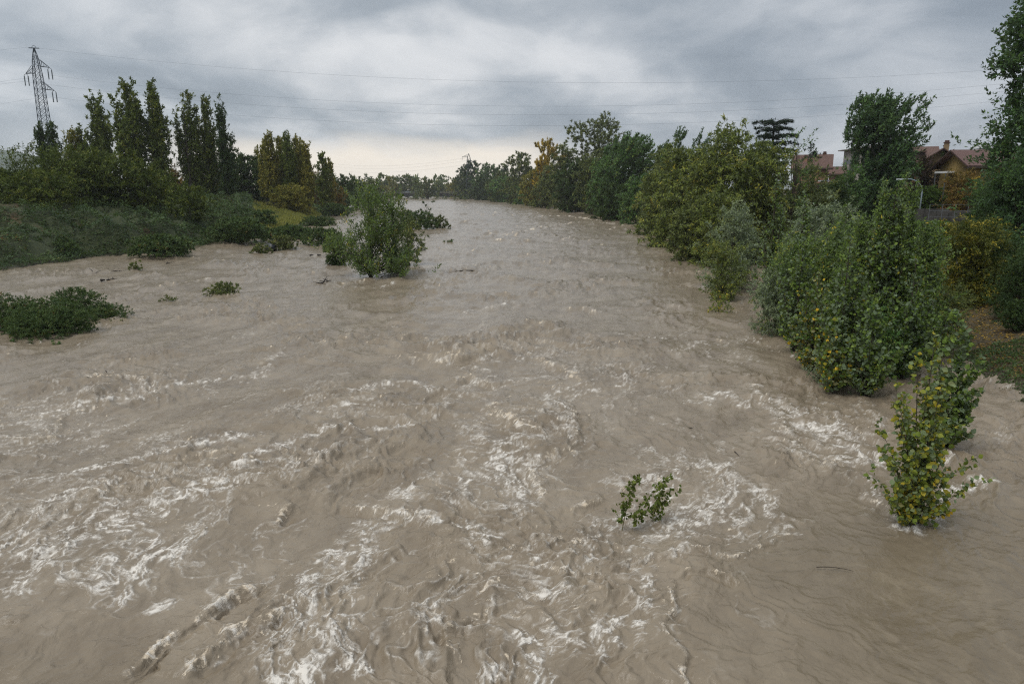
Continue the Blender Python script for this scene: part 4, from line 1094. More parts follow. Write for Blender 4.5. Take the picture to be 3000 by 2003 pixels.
# ---- cedar
def cedar(lab, px, pyb, pyt, wpx, Y, pal='cedar'):
    r = np.random.default_rng(px)
    b0 = at_y(px, pyb, Y); z0 = max(tz(b0[0], Y), 0); topz = H + Y*slope(pyt); hgt = topz-z0; wid = wpx/2000*Y
    root = empty('cedar_tree', (b0[0], Y, z0)); tag(root, lab, 'cedar')
    lines = [(np.array([[0,0,0],[.1,0,hgt*.5],[0,0,hgt*.97]]), np.array([.4,.3,.12]))]
    P0=[];A0=[];T=[]
    nt = 10
    for j in range(nt):
        u = j/(nt-1); z = hgt*(.38+.60*u)
        hw = wid/2*1.3*np.interp(u, [0,.25,.5,.75,.9,1], [.55,.7,.95,1.0,.82,.8])*r.uniform(.8,1.1)
        for a in np.linspace(0, 2*np.pi, 8, endpoint=False)+r.uniform(0,1):
            ln_ = hw*r.uniform(.6,1.1); d = np.array([math.cos(a), math.sin(a), 0])
            tip = np.array([0,0,z])+d*ln_+np.array([0,0,.02*ln_+r.uniform(-.5,.2)])
            mid = np.array([0,0,z+.5])+d*ln_*.5
            bz = bez(np.array([0,0,z-.4]), mid, tip, 6); lines.append((bz, .12*np.linspace(1,.25,6)))
            k = int(150*ln_/3); t = r.random(k)**.6; i = t*5; i0=np.minimum(i.astype(int),4)
            p = bz[i0]*(1-(i-i0))[:,None]+bz[i0+1]*(i-i0)[:,None]
            sd_ = np.cross(d,[0,0,1.])
            p = p + sd_*r.normal(size=(k,1))*.55*(1.1-t)[:,None]+np.array([[0,0,1]])*r.normal(size=(k,1))*.13 - np.array([[0,0,.15]])
            P0.append(p); A0.append(unit(d*.6+r.normal(size=(k,3))*np.array([.7,.7,.25])+np.array([[0,0,-.1]]))); T.append(r.random(k))
    leaves_obj('crown', np.concatenate(P0), np.concatenate(A0), .42, .42, np.concatenate(T), L[pal], root, r)
    tubes('trunk', lines, M['dbark'], root, 5)
cedar('dark cedar with flat layered branches above the willows', 2252, 560, 351, 112, 115)
make_tree('small dark pine like tree beside the aerial over the pink house', 'round', 2376, 520, 422, 56, 'cedar', 'tree', None, Y=135, prof=[1,1,.8,.4])

# ---- young poplars standing in the flood, right foreground
GY_ = 'young poplars standing in the flood'
def young(lab, px, pyb, pyt, wpx, n_, pal='young', Y=None, seed=1, **k):
    r = np.random.default_rng(seed*13+px)
    if Y is None: b_ = at_z(px, pyb); Y = b_[1]
    X = (px-1500)/2000*(Y*cp+3*sp)
    z0 = max(0., tz(X, Y))
    hgt = H+Y*slope(pyt)-z0; wid = wpx/2000*Y
    st = []
    for i in range(n_):
        a = r.uniform(0, 2*np.pi); q = math.sqrt(r.random())
        st.append((q*wid*.42*math.cos(a), q*wid*.42*math.sin(a), hgt*(1-.38*q)*r.uniform(.88, 1.0)))
    st[0] = (0, 0, hgt)
    pr = dict(leaf=.13, side=5.5, twig=.95, per_m=26)
    pr.update(k)
    return stem_plant('young_poplar', lab, 'young poplar', (X, Y, z0), st, r, pal, 683./Y, group=GY_, stem_m='bark', **pr)
young('tallest of the flooded young poplars, with three upright leafy tips', 2600, 1120, 548, 230, 15, seed=2, Y=28)
young('young poplar with a pointed green tip before the golden willows', 2262, 900, 514, 90, 8, seed=3, Y=38, side=4.4)
young('second pointed young poplar next to the silver willow', 2345, 900, 530, 100, 8, seed=4, Y=36, side=4.4)
young('leaning young poplar with pale wind turned leaves', 2350, 1010, 680, 190, 10, seed=5, Y=29.5)
young('yellow leaved young poplar at the river side of the thicket', 2400, 1090, 800, 200, 11, seed=6, yellow_low=True, tint_lo=.28)
young('dense young poplar in the middle of the flooded thicket', 2480, 1130, 690, 230, 14, seed=7, tint_lo=.05)
young('young poplar with greyish leaves on long slender stems', 2680, 1130, 760, 210, 12, seed=8, Y=25.0, tint_lo=-.08)
young('low leafy young poplar in the shade of the thicket', 2580, 1165, 880, 210, 12, seed=9)
young('young poplar at the inner edge of the thicket by the slack channel', 2750, 1080, 800, 150, 9, seed=10, Y=27)
young('short yellow flecked sapling at the water edge of the thicket', 2470, 1150, 960, 130, 8, seed=11, tint_lo=.25)
young('green young poplar behind the silver willow', 2470, 900, 600, 130, 9, seed=12, Y=37)
young('young poplar right behind the tallest three tipped one', 2560, 900, 640, 150, 10, seed=16, Y=34)
for (x, t_, wd, Y_, lab, kw_) in ((2562, 545, 40, 28., 'leafy spire left of the tallest flooded poplar, lower than it', {}), (2612, 528, 34, 28.5, 'highest leafy spire of the flooded thicket', {}), (2650, 550, 40, 27.5, 'leafy spire right of the highest one in the thicket', {}), (2500, 640, 70, 29., 'broad leafy spire at the river side of the thicket', {}), (2700, 660, 70, 27., 'pale spire near the leaf strewn slope', {}), (2440, 640, 60, 34., 'slim spire behind the silver willow', {})):
    make_tree(lab, 'lombardy', x, 1100, t_, wd, 'young', 'young poplar', GY_, name='young_poplar', Y=Y_, leaf=.12, spires=[(0,1,.6),(.15,.85,.5),(-.2,.75,.5)], tuft=.9, tuftr=.2, clump=.6, low=.1)
RB('grey leaved willow bush at the corner of the flooded thicket', 'willow', 2440, 1130, 1010, 120, 'silver', prof=[1,1,.8,.5], cover=3.6, leaf=.07)
RB('dark undergrowth of willow inside the flooded thicket', 'willow', 2540, 1150, 900, 250, 'green', prof=[.9,1,1,.7], cover=4, leaf=.07, Y=25.5)
RB('dark green willow filling the back of the flooded thicket', 'blown', 2560, 1000, 640, 330, 'young', prof=[.9,1,1,.8,.5], cover=4.5, leaf=.08, Y=31)
RB('dark willow behind the leaning young poplar', 'blown', 2360, 950, 680, 230, 'young', prof=[.9,1,1,.8,.5], cover=4.5, leaf=.08, Y=34)
RB('tangled shrub between the thicket and the leaf strewn slope', 'willow', 2760, 1000, 830, 150, 'olive', prof=[1,1,.9,.6], cover=4, leaf=.07, Y=29)

# near sapling: every leaf seen is a part
r = np.random.default_rng(21)
b_ = at_z(2668, 1548)
st = [(.12,.25,4.15),(-.15,.35,3.75),(.42,.3,3.6),(.25,.0,3.2),(0,.1,3.0),(-.55,.25,2.7),(.5,.3,2.75),(-.95,-.1,1.9),(-.25,-.35,2.2),(.3,-.3,1.7),(1.15,.1,1.55),(1.5,.0,1.15),(-1.0,.1,1.25),(.7,.5,2.2),(-.1,.6,2.5),(.9,-.2,.85),(-.6,-.3,1.1),(-.85,.3,2.3),(1.05,.4,2.2),(-.4,-.4,1.5),(-.65,.1,3.1)]
stem_plant('poplar_sapling', 'nearest poplar sapling bent by the current, yellow green leaves low down', 'sapling', tuple(b_), st, r, 'sapl', 683/14., leaf=.10, per_m=36, side=6.5, twig=.5, parts=300, stem_m='bark', rad=.022, spread_z=.25, gap=.16, tint_lo=.06)
b_ = at_z(2762, 1330)
r = np.random.default_rng(22)
st = [(-.1,.1,3.9),(-.45,.2,3.1),(.3,.2,3.2),(.1,-.2,2.4),(.75,.3,2.6),(-.5,-.1,2.1),(.5,-.2,1.8)]
stem_plant('poplar_sapling', 'taller green sapling just behind the nearest one', 'sapling', tuple(b_), st, r, 'young', 683/18., leaf=.13, per_m=44, side=6.5, twig=.6, parts=120, stem_m='bark', rad=.022, gap=.14)
# two leafy shoots bending out of the rapids
for (px_, py_, lab, st_, sd_) in ((1820, 1553, 'upright leafy shoot sticking out of the rapids', [(.30,.05,1.18)], 31), (1898, 1532, 'forked leafy shoot leaning over in the rapids', [(.42,.1,1.0),(.62,.15,.72)], 32), (1836, 1548, 'low drooping shoot between the two taller ones', [(.62,.25,.62)], 33)):
    r = np.random.default_rng(sd_)
    stem_plant('poplar_shoot', lab, 'shoot', tuple(at_z(px_, py_)), st_, r, 'pop', 683/13.5, leaf=.075, per_m=42, side=20, twig=.28, parts=110, rad=.035, gap=.28, group='leafy shoots in the rapids', spread_z=.25)

# ---- mid river plants
def bush(lab, px, pyb, pyt, wpx, pal='bram', cat='bush', name='river_bush', **k):
    k.setdefault('prof', [.85, 1, .85, .55]); k.setdefault('nl', 14)
    return make_tree(lab, 'bush', px, pyb, pyt, wpx, pal, cat, k.pop('group', 'bushes standing in the river'), name=name, zb=0, **k)
make_tree('dark green poplar standing alone in mid river, low branches spread over the water', 'blown', 1078, 812, 541, 232, 'young', 'poplar', 'poplars in mid river', name='river_poplar', zb=0, prof=[.30,.95,1,.72,.5,.42,.3], nl=34, size=.25, zmin=.45, a_wind=.08, tuft=1.3, tuftr=.24, leaf=.12, clump=1.0, cover=6, limbs=60, bark='dbark')
make_tree('narrower second poplar close beside the mid river one', 'blown', 1160, 806, 558, 112, 'young', 'poplar', 'poplars in mid river', name='river_poplar', zb=0, prof=[.35,.95,.9,.8,.65,.5,.35], nl=26, size=.30, zmin=.4, a_wind=.08, tuft=1.2, tuftr=.24, leaf=.12, clump=.9, cover=6, limbs=50, bark='dbark')
make_tree('yellow green willow leaning beside the mid river poplars', 'willow', 1195, 778, 640, 98, 'olive', 'willow', None, zb=0, prof=[.6,1,1,.8,.5], leaf=.1, cover=3.4)
make_tree('dark low bush tucked behind the mid river poplars', 'bush', 985, 775, 705, 70, 'dark', 'bush', None, zb=0, name='river_bush', leaf=.1)
bush('dark bush left of the mid river poplars', 940, 720, 668, 118, prof=[.9,1,.9,.6])
bush('small leafy bush with the black plastic caught on it', 828, 733, 690, 72, 'olive')
bush('ragged small bush left of the black plastic', 764, 744, 713, 52, 'olive')
bush('dark bush islet in front of the grass slope', 930, 662, 635, 90)
bush('little dark bush in the side channel', 1020, 622, 612, 34)
bush('long dark bush islet behind the mid river poplars', 1225, 672, 618, 110, prof=[1,1,.8,.5])
bush('dark end of the bush islet with a yellowish plant', 1290, 672, 632, 54, 'olive', prof=[1,.9,.6,.3])
bush('green bushy plant on the islet near the poplar tips', 1185, 655, 612, 50, 'olive')
make_tree('spindly bare little tree on the bush islet', 'round', 1252, 640, 590, 36, 'dark', 'tree', None, zb=0, prof=[.2,.5,1,1,.5], cover=.9, size=.3, limbs=26)
bush('half drowned willow bush with a thin detached sprig', 655, 866, 828, 78, 'olive')
bush('thin detached sprig beside the half drowned willow bush', 604, 872, 845, 18, 'olive', nl=5)
bush('sparse floating sprig downstream of the foam streak', 490, 884, 866, 38, 'rob', cover=2.4)
bush('twiggy bush stuck against the driftwood', 392, 795, 764, 46, 'rob', cover=2.6)
bush('flat scrap of weed floating in mid river', 1312, 712, 704, 26, nl=6)
bush('tiny green tuft beside the bramble island', 38, 1004, 992, 20, 'green', nl=4)
bush('tiny drowned tuft downstream of the bramble island', 162, 1007, 998, 22, 'green', nl=4)
bush('sunken bright green poplar top by the right bank', 2108, 916, 856, 66, 'sapl', leaf=.1, cover=3.4)
for x, b_, t_, wd, lab, pal in ((230, 930, 846, 150, 'higher rounded half of the bramble island', 'bram'), (130, 960, 875, 190, 'middle of the bramble island, streaked with red leaves', 'bram'), (20, 965, 868, 190, 'bramble island mound cut by the picture edge', 'bram'), (310, 935, 890, 120, 'low tail of the bramble island pointing downstream', 'bram'), (90, 982, 905, 230, 'front of the bramble island trailing into the water', 'bram'), (200, 972, 900, 150, 'dark lower lobe of the bramble island', 'bram')):
    bush(lab, x, b_, t_, wd, pal, 'bramble', 'bramble_mound', group='brambles on the small island', prof=[1,1,.85,.5], leaf=.11, cover=5, trunk=False)
bush('reddish twiggy shrub at the picture edge on the island', 5, 930, 856, 36, 'rust', cover=1.6, leaf=.09)
# shrubs in front of the far bridge
for x, b_, t_, wd, lab in ((1360, 586, 556, 34, 'grey bush at the right end of the far bridge'), (1332, 586, 562, 26, 'bush in the water before the far bridge'), (1240, 584, 562, 14, 'slim sapling before the bridge centre'), (1278, 584, 568, 16, 'small bush right of the slim sapling'), (1215, 584, 573, 22, 'low yellowish bush before the bridge'), (1302, 584, 572, 14, 'last tiny bush before the bridge end')):
    make_tree(lab, 'bush', x, b_+1, t_, wd, 'far', 'bush', 'bushes before the far bridge', zb=0, name='river_bush', trunk=False, nl=6, min_px=1.5)

# ---- undergrowth mounds covering the left bank
def mound(lab, pts, pal, n_, leaf=.2, seed=1, cat='undergrowth', thin=0.):
    """creeping brambles over a stretch of bank: pts are (distance from waterline, Y) ranges"""
    r = np.random.default_rng(seed); (d0, d1), (y0, y1) = pts
    Y = y0 + (y1-y0)*r.random(n_)**1.15; dd = d0 + (d1-d0)*r.random(n_)
    X = bankL(Y) - dd
    Z = np.maximum(terrain(X, Y), -.05 + .5*r.random(n_)*(dd < .8)) + .38*r.random(n_)**1.6 + .25*np.abs(fbm(X/.9, Y/.9, 2, 210))
    Z = Z + .5*(r.random(n_) < .06)*r.random(n_)
    keep = (GRASS(X, Y) < .5) & (fbm(X/2.4, Y/3.4, 3, 230+seed) > -.16)
    X, Y, Z = X[keep], Y[keep], Z[keep]; k = len(X)
    A0 = unit(r.normal(size=(k, 3))*np.array([1, 1, .5]) + np.array([[.2, -.2, 0.]]))
    tint = np.clip(.20 + .36*r.random(k) + .95*(fbm(X/3.6, Y/3.6, 3, 250)) + .35*fbm(X/14, Y/14, 2, 251), 0, 1)
    V, F, T_ = leaf_mesh(np.stack([X, Y, Z], 1), A0, leaf*(Y/75)**.8, .62, tint, r, 2.)
    o = mesh_np('undergrowth', V, F, L[pal], None, attrs={'tint': T_}); tag(o, lab, cat, kind='stuff'); return o
mound('dark brambles creeping over the lower left bank', [(-.9, 18), (50, 118)], 'bram', 85000, .26, 1)
mound('lumpy dark brambles along the bank below the far poplars', [(-.9, 24), (118, 205)], 'bram', 42000, .28, 2)
mound('yellowing weeds and grass on the upper left bank', [(15, 36), (56, 130)], 'rob', 26000, .22, 3)
mound('scrub along the far left bank by the side channel', [(-1, 22), (205, 420)], 'bram', 14000, .34, 4)
GM = 'bramble mounds on the left bank'
for x, b_, t_, wd, lab in ((815, 598, 574, 110, 'dark bramble mound above the grass slope'), (700, 640, 596, 150, 'bramble mound on the bank under the golden clump'), (735, 668, 618, 130, 'wide bramble mound left of the grass slope'), (640, 660, 600, 130, 'bramble mound right of the waterside acacia'), (850, 690, 664, 130, 'bramble mound at the water below the grass slope'), (700, 700, 640, 170, 'biggest bramble mound spilling to the water'), (980, 628, 598, 70, 'mound where the side channel opens'), (430, 690, 640, 200, 'smooth ivy covered mound below the acacias'), (260, 720, 650, 220, 'long dark mound in the middle of the left bank'), (470, 738, 690, 150, 'reddish bramble mound low at the waterline'), (100, 745, 690, 200, 'brownish mound near the picture edge')):
    Yb = at_z(x, b_, .6)[1]
    make_tree(lab, 'bush', x, b_, t_, wd, 'bram', 'bramble', GM, Y=Yb, zb=.3, name='bramble_mound', prof=[1,1,.8,.45], flat=.8, size=.4, trunk=False)
# grass slope
r = np.random.default_rng(61)
Yq = r.uniform(100, 200, 40000); dq = r.uniform(1, 20, 40000); Xq = bankL(Yq)-dq
mk = GRASS(Xq, Yq) > .45
Xq, Yq = Xq[mk], Yq[mk]; Zq = terrain(Xq, Yq)
V, F, T_ = leaf_mesh(np.stack([Xq, Yq, Zq], 1), unit(r.normal(size=(len(Xq), 3))*.35+np.array([[0, 0, 1.]])), .45, .35, r.random(len(Xq)), r)
tag(mesh_np('grass', V, F, leaf_mat('pale_meadow_grass', [(0, (.13, .14, .04)), (1, (.22, .21, .07))]), None, attrs={'tint': T_}), 'pale olive grass on the open slope of the left bank', 'grass', kind='stuff')

# right slope: ivy, fallen leaves
r = np.random.default_rng(63)
n_ = 26000
Yq = r.uniform(15, 28.5, n_); dq = r.uniform(0, 6, n_); Xq = bankR(Yq)+dq
Zq = terrain(Xq, Yq) + np.abs(fbm(Xq/1.2, Yq/1.2, 3, 300))*.55*sm(dq, 0, 1) * r.uniform(.5, 1, n_)
V, F, T_ = leaf_mesh(np.stack([Xq, Yq, Zq], 1), unit(r.normal(size=(n_, 3))+np.array([[-.2, -.3, .3]])), .085, .75, np.clip(r.random(n_)*.8+.35*fbm(Xq/2, Yq/2, 2, 310), 0, 1), r)
tag(mesh_np('ivy', V, F, L['bram'], None, attrs={'tint': T_}), 'dark ivy covering the foot of the right bank', 'ivy', kind='stuff')
n_ = 26000
Yq = r.uniform(24, 50, n_); Xq = bankR(Yq)+r.uniform(.6, 18, n_)
mk = fbm(Xq/1.6, Yq/1.6, 3, 320) > -.25
Xq, Yq = Xq[mk], Yq[mk]; n_ = len(Xq)
V, F, T_ = leaf_mesh(np.stack([Xq, Yq, terrain(Xq, Yq)+.02], 1), unit(r.normal(size=(n_, 3))*np.array([1, 1, .25])), .11, .8, r.random(n_), r)
tag(mesh_np('fallen_leaves', V, F, M['litter'], None, attrs={'tint': T_}), 'yellow and brown fallen leaves strewn over the right slope', 'fallen leaves', kind='stuff')

# ---- lattice pylon on the left bank
def lattice(name, base, top, w0, w1, label, arms, full=True):
    """four legged lattice mast with cross arms; arms: (height fraction, side, reach)"""
    hgt = top[2]-base[2]
    root = empty(name, tuple(base), R(12)); tag(root, label, 'pylon')
    t_ = .07 if full else .12
    def wd(z):
        u = z/hgt
        return np.interp(u, [0, .80, .93, 1.], [w0, w1*1.25, w1*.8, w1*.12])/2
    zs = [hgt*(1-(1-k/22.)**1.0) for k in range(23)] if full else [hgt*k/10. for k in range(11)]
    for sx in (-1, 1):
        for sy in (-1, 1):
            MB().tube([(sx*wd(z), sy*wd(z), z) for z in zs], t_*1.1, 4).build('leg', M['steel'], root)
    br = MB()
    for a, b_ in zip(zs[:-1], zs[1:]):
        wa_, wb_ = wd(a), wd(b_)
        for f in range(4):
            c4 = [(-1,-1),(1,-1),(1,1),(-1,1)]; p, q = c4[f], c4[(f+1) % 4]
            br.tube([(p[0]*wa_, p[1]*wa_, a), (q[0]*wb_, q[1]*wb_, b_)], t_*.6, 3, False)
            br.tube([(q[0]*wa_, q[1]*wa_, a), (p[0]*wb_, p[1]*wb_, b_)], t_*.6, 3, False)
            if full: br.tube([(p[0]*wb_, p[1]*wb_, b_), (q[0]*wb_, q[1]*wb_, b_)], t_*.5, 3, False)
    br.build('cross_bracing', M['steel'], root)
    if full:
        MB().box(-1.1, 1.1, -.12, .12, hgt-.05, hgt+.12).tube([(-.45, 0, hgt+.1), (-.3, 0, hgt+.45), (0, 0, hgt+.6), (.3, 0, hgt+.45), (.45, 0, hgt+.1)], .05, 4).build('mast_head', M['steel'], root)
    tips = []
    for u, sd_, reach in arms:
        z = hgt*u; x0 = wd(z)*sd_; xt = sd_*reach
        arm = MB()
        for y in (-1, 1):
            arm.tube([(x0, y*wd(z), z-.1), (xt, 0, z-.35)], t_*.8, 4); arm.tube([(x0, y*wd(z), z+hgt*.045), (xt, 0, z-.3)], t_*.8, 4)
            for j in range(5):
                a = (j+.3)/5.; b2 = (j+.9)/5.
                arm.tube([(x0+(xt-x0)*a, y*wd(z)*(1-a), z-.1-.25*a), (x0+(xt-x0)*b2, y*wd(z)*(1-b2), z+hgt*.045*(1-b2)-.3*b2)], t_*.5, 3, False)
        arm.build('cross_arm', M['steel'], root)
        if full:
            MB().tube([(xt-.4, 0, z-.75), (xt-.28, 0, z-.55), (xt, 0, z-.4), (xt+.28, 0, z-.55), (xt+.4, 0, z-.75)], .05, 4).build('yoke', M['steel'], root)
            for dx_ in (-.4, .4):
                pts = []; rad = []
                for k in range(19):
                    pts.append((xt+dx_, 0, z-.8-k*.125)); rad.append(.17 if k % 2 else .05)
                MB().tube(pts, rad, 8).build('insulator', M['insul'], root)
            tips.append((xt, z-3.1))
        else:
            MB().tube([(xt, 0, z-.3), (xt, 0, z-2.6)], .13, 5).build('insulator', M['insul'], root)
            tips.append((xt, z-2.6))
    return root, tips
PY_Y = 172.
tp = at_y(97, 142, PY_Y); bs = at_y(136, 560, PY_Y)
hp = tp[2]-bs[2]
def fr(py): return (H + PY_Y*slope(py) - bs[2])/hp
lattice('lattice_pylon', (tp[0]+.2, PY_Y, bs[2]-.5), tp, 2.5, 1.3, 'tall steel lattice pylon standing behind the left bank poplars',
        [(fr(192), 1, 2.7), (fr(212), -1, 2.5), (fr(258), 1, 3.0)])
fp = at_y(1373, 450, 560.)
lattice('distant_pylon', (fp[0], 560., 2), fp, 6, 2.4, 'small distant pylon poking above the right bank trees',
        [(.93, -1, 5.2), (.80, 1, 5.2)], full=False)
def cable(lab, p, r_=.014, k=44, group=None, z=(PY_Y, 160., 150.)):
    """p: three rows measured on the photograph; a parabola in the vertical plane through the outer two"""
    a, m_, c_ = at_y(p[0][0], p[0][1], z[0]), at_y(p[1][0], p[1][1], z[1]), at_y(p[2][0], p[2][1], z[2])
    t1 = (m_[0]-a[0])/(c_[0]-a[0])
    sag = (a[2]*(1-t1)+c_[2]*t1 - m_[2])/(t1*(1-t1))
    pts = []
    for i in range(k+1):
        t = i/k*(1.25 if p[0][0] < p[2][0] else 1.)
        pts.append((a[0]+(c_[0]-a[0])*t, a[1]+(c_[1]-a[1])*t, a[2]*(1-t)+c_[2]*t - sag*t*(1-t)))
    o = MB().tube(pts, r_, 4).build('power_cable', M['wire'])
    tag(o, lab, 'power cable', group)
GW = 'power cables over the river'
cable('highest power cable, running from the pylon top across the river', [(100, 140), (1740, 246), (2930, 204)], group=GW)
cable('second highest power cable over the river', [(140, 220), (1690, 313), (2960, 244)], group=GW)
cable('third power cable from the top over the river', [(76, 240), (1560, 337), (2960, 266)], group=GW)
cable('lowest power cable over the river', [(150, 285), (1640, 369), (2950, 294)], group=GW)
GW2 = 'power cables leaving the pylon towards the picture edge'
for (y0, y1, x1, lab) in ((140, 156, 97, 'short highest cable leaving the pylon head away from the river'), (226, 247, 134, 'short cable leaving the middle of the pylon away from the river'), (240, 256, 78, 'short cable from the lone arm on the far side of the pylon'), (285, 313, 148, 'lowest short cable leaving the pylon away from the river')):
    cable(lab, [(x1, y0), (x1/2-20, (y0+y1)/2+1), (-80, y1+12)], group=GW2, z=(PY_Y, 185., 200.))
GW3 = 'thin cables to the distant pylon'
for (yb, dy_, lab) in ((468, 5, 'upper thin cable sagging to the distant pylon'), (476, 8, 'middle thin cable sagging to the distant pylon'), (487, 10, 'lower thin cable sagging to the distant pylon')):
    a = at_y(950, yb+8, 900.); b_ = at_y(1372, yb-6, 560.)
    pts = []
    for i in range(31):
        t = i/30.; pts.append(tuple(a*(1-t)+b_*t - np.array([0, 0, 4*t*(1-t)*5.5])))
    tag(MB().tube(pts, .035, 4).build('power_cable', M['wire']), lab, 'power cable', GW3)

# ---- far bridge
BY = 590.
bl = at_y(1095, 572, BY); br_ = at_y(1330, 562, BY)
root = empty('road_bridge', ((bl[0]+br_[0])/2, BY, 0)); tag(root, 'low dark girder bridge with railings across the far river', 'bridge')
hw_ = (br_[0]-bl[0])/2 + 12
z1 = H + BY*slope(565)
MB().box(-hw_, hw_, -4.5, 4.5, z1-.5, z1).build('deck', M['conc'], root)
MB().box(-hw_, hw_, -4.2, -3.8, z1-2.6, z1-.5).box(-hw_, hw_, 3.8, 4.2, z1-2.6, z1-.5).build('girder', M['girder'], root)
for i in range(4):
    x = -hw_ + (i+.5)*2*hw_/4
    MB().box(x-.8, x+.8, -3.6, 3.6, -1, z1-2.6).build('pier', M['conc'], root)
rl = MB()
for zz in (.45, .9, 1.25): rl.box(-hw_, hw_, -4.4, -4.3, z1+zz-.07, z1+zz+.07)
rl.build('railing', M['rail'], root)
for i in range(34):
    x = -hw_ + (i+.5)*2*hw_/34
    MB().box(x-.09, x+.09, -4.42, -4.28, z1, z1+1.3).build('railing_post', M['rail'], root)
def car(lab, loc, rz, paint, group=None, s=1.):
    root = empty('parked_car' if s == 1. and group is None else 'car', loc, rz); tag(root, lab, 'car', group)
    body = [(-2.1,.35),(-2.12,.75),(-1.95,.92),(-1.2,.98),(1.0,.98),(1.95,.80),(2.12,.6),(2.12,.35)]
    MB().prism(body, -.84, .84).build('body', paint, root)
    m_ = MB(); i = 0
    lo = [(-1.75,.97),(1.05,.97),(.35,1.42),(-1.25,1.45)]
    m_.V += [(-1.75,-.8,.97),(1.05,-.8,.97),(1.05,.8,.97),(-1.75,.8,.97),(-1.2,-.66,1.44),(.3,-.66,1.44),(.3,.66,1.44),(-1.2,.66,1.44)]
    m_.F += [(0,1,5,4),(1,2,6,5),(2,3,7,6),(3,0,4,7)]
    m_.build('window', M['glass'], root)
    MB().box(-1.22, .32, -.67, .67, 1.43, 1.49).build('roof', paint, root)
    for x in (-1.3, 1.3):
        for y in (-.78, .78):
            w_ = MB().tube([(x, y-.1, .32), (x, y+.1, .32)], .32, 14).build('wheel', M['tyre'], root)
            MB().tube([(x, y-.11, .32), (x, y+.11, .32)], .18, 10).build('rim', M['rim'], w_)
    for y in (-.6, .6): MB().box(2.08, 2.14, y-.2, y+.2, .6, .74).build('headlight', M['white'], root)
    return root
cx = at_y(1275, 560, BY)[0]
car('white car crossing the far bridge', (cx, BY, z1), 0, M['carw'], 'cars on the far bridge')
car('grey car near the middle of the far bridge', (at_y(1195, 560, BY)[0], BY, z1), 0, M['carg'], 'cars on the far bridge')
p = at_y(2672, 700, 57.); car('silver car half hidden behind the tallest young poplar', (p[0], 57., tz(p[0], 57.)+.03), R(160), M['carg'])

# ---- street lamps
def lamp(lab, px, pyb, pyt, Y, lean, reach=-1.9):
    b0 = at_y(px, pyb, Y); z0 = tz(b0[0], Y); hh = H+Y*slope(pyt)-z0
    root = empty('street_lamp', (b0[0], Y, z0)); tag(root, lab, 'street lamp', 'curved street lamps by the road')
    pts = [(0, 0, 0), (0, 0, hh*.75)] + [(reach*(1-math.cos(a)), 0, hh*.75 + hh*.24*math.sin(a)) for a in np.linspace(.1, math.pi/2, 8)] + [(reach*1.35, 0, hh*.985)]
    MB().tube(pts, [.10, .075] + [.055]*9, 8).build('pole', M['lamp'], root, True)
    MB().tube([(0, 0, 0), (0, 0, .9)], .13, 8).build('base_sleeve', M['lamp'], root)
    x = reach*1.35
    MB().box(x-.62, x+.05, -.14, .14, hh*.985-.10, hh*.985+.08).build('lamp_head', M['lamphead'], root)
lamp('nearer curved street lamp above the concrete wall', 2692, 636, 523, 84., 0)
lamp('farther curved street lamp below the pink house', 2446, 620, 528, 100., 0, -1.6)
b0 = at_y(2420, 560, 108.)
root = empty('utility_pole', (b0[0], 108., tz(b0[0], 108.))); tag(root, 'dark wooden utility pole before the salmon house', 'utility pole')
hh = H+108*slope(501)-tz(b0[0], 108.)
MB().tube([(0,0,0),(0,0,hh)], [.16,.12], 8).build('pole', M['wood'], root); MB().box(-.5,.5,-.05,.05,hh-.5,hh-.4).build('cross_arm', M['wood'], root)

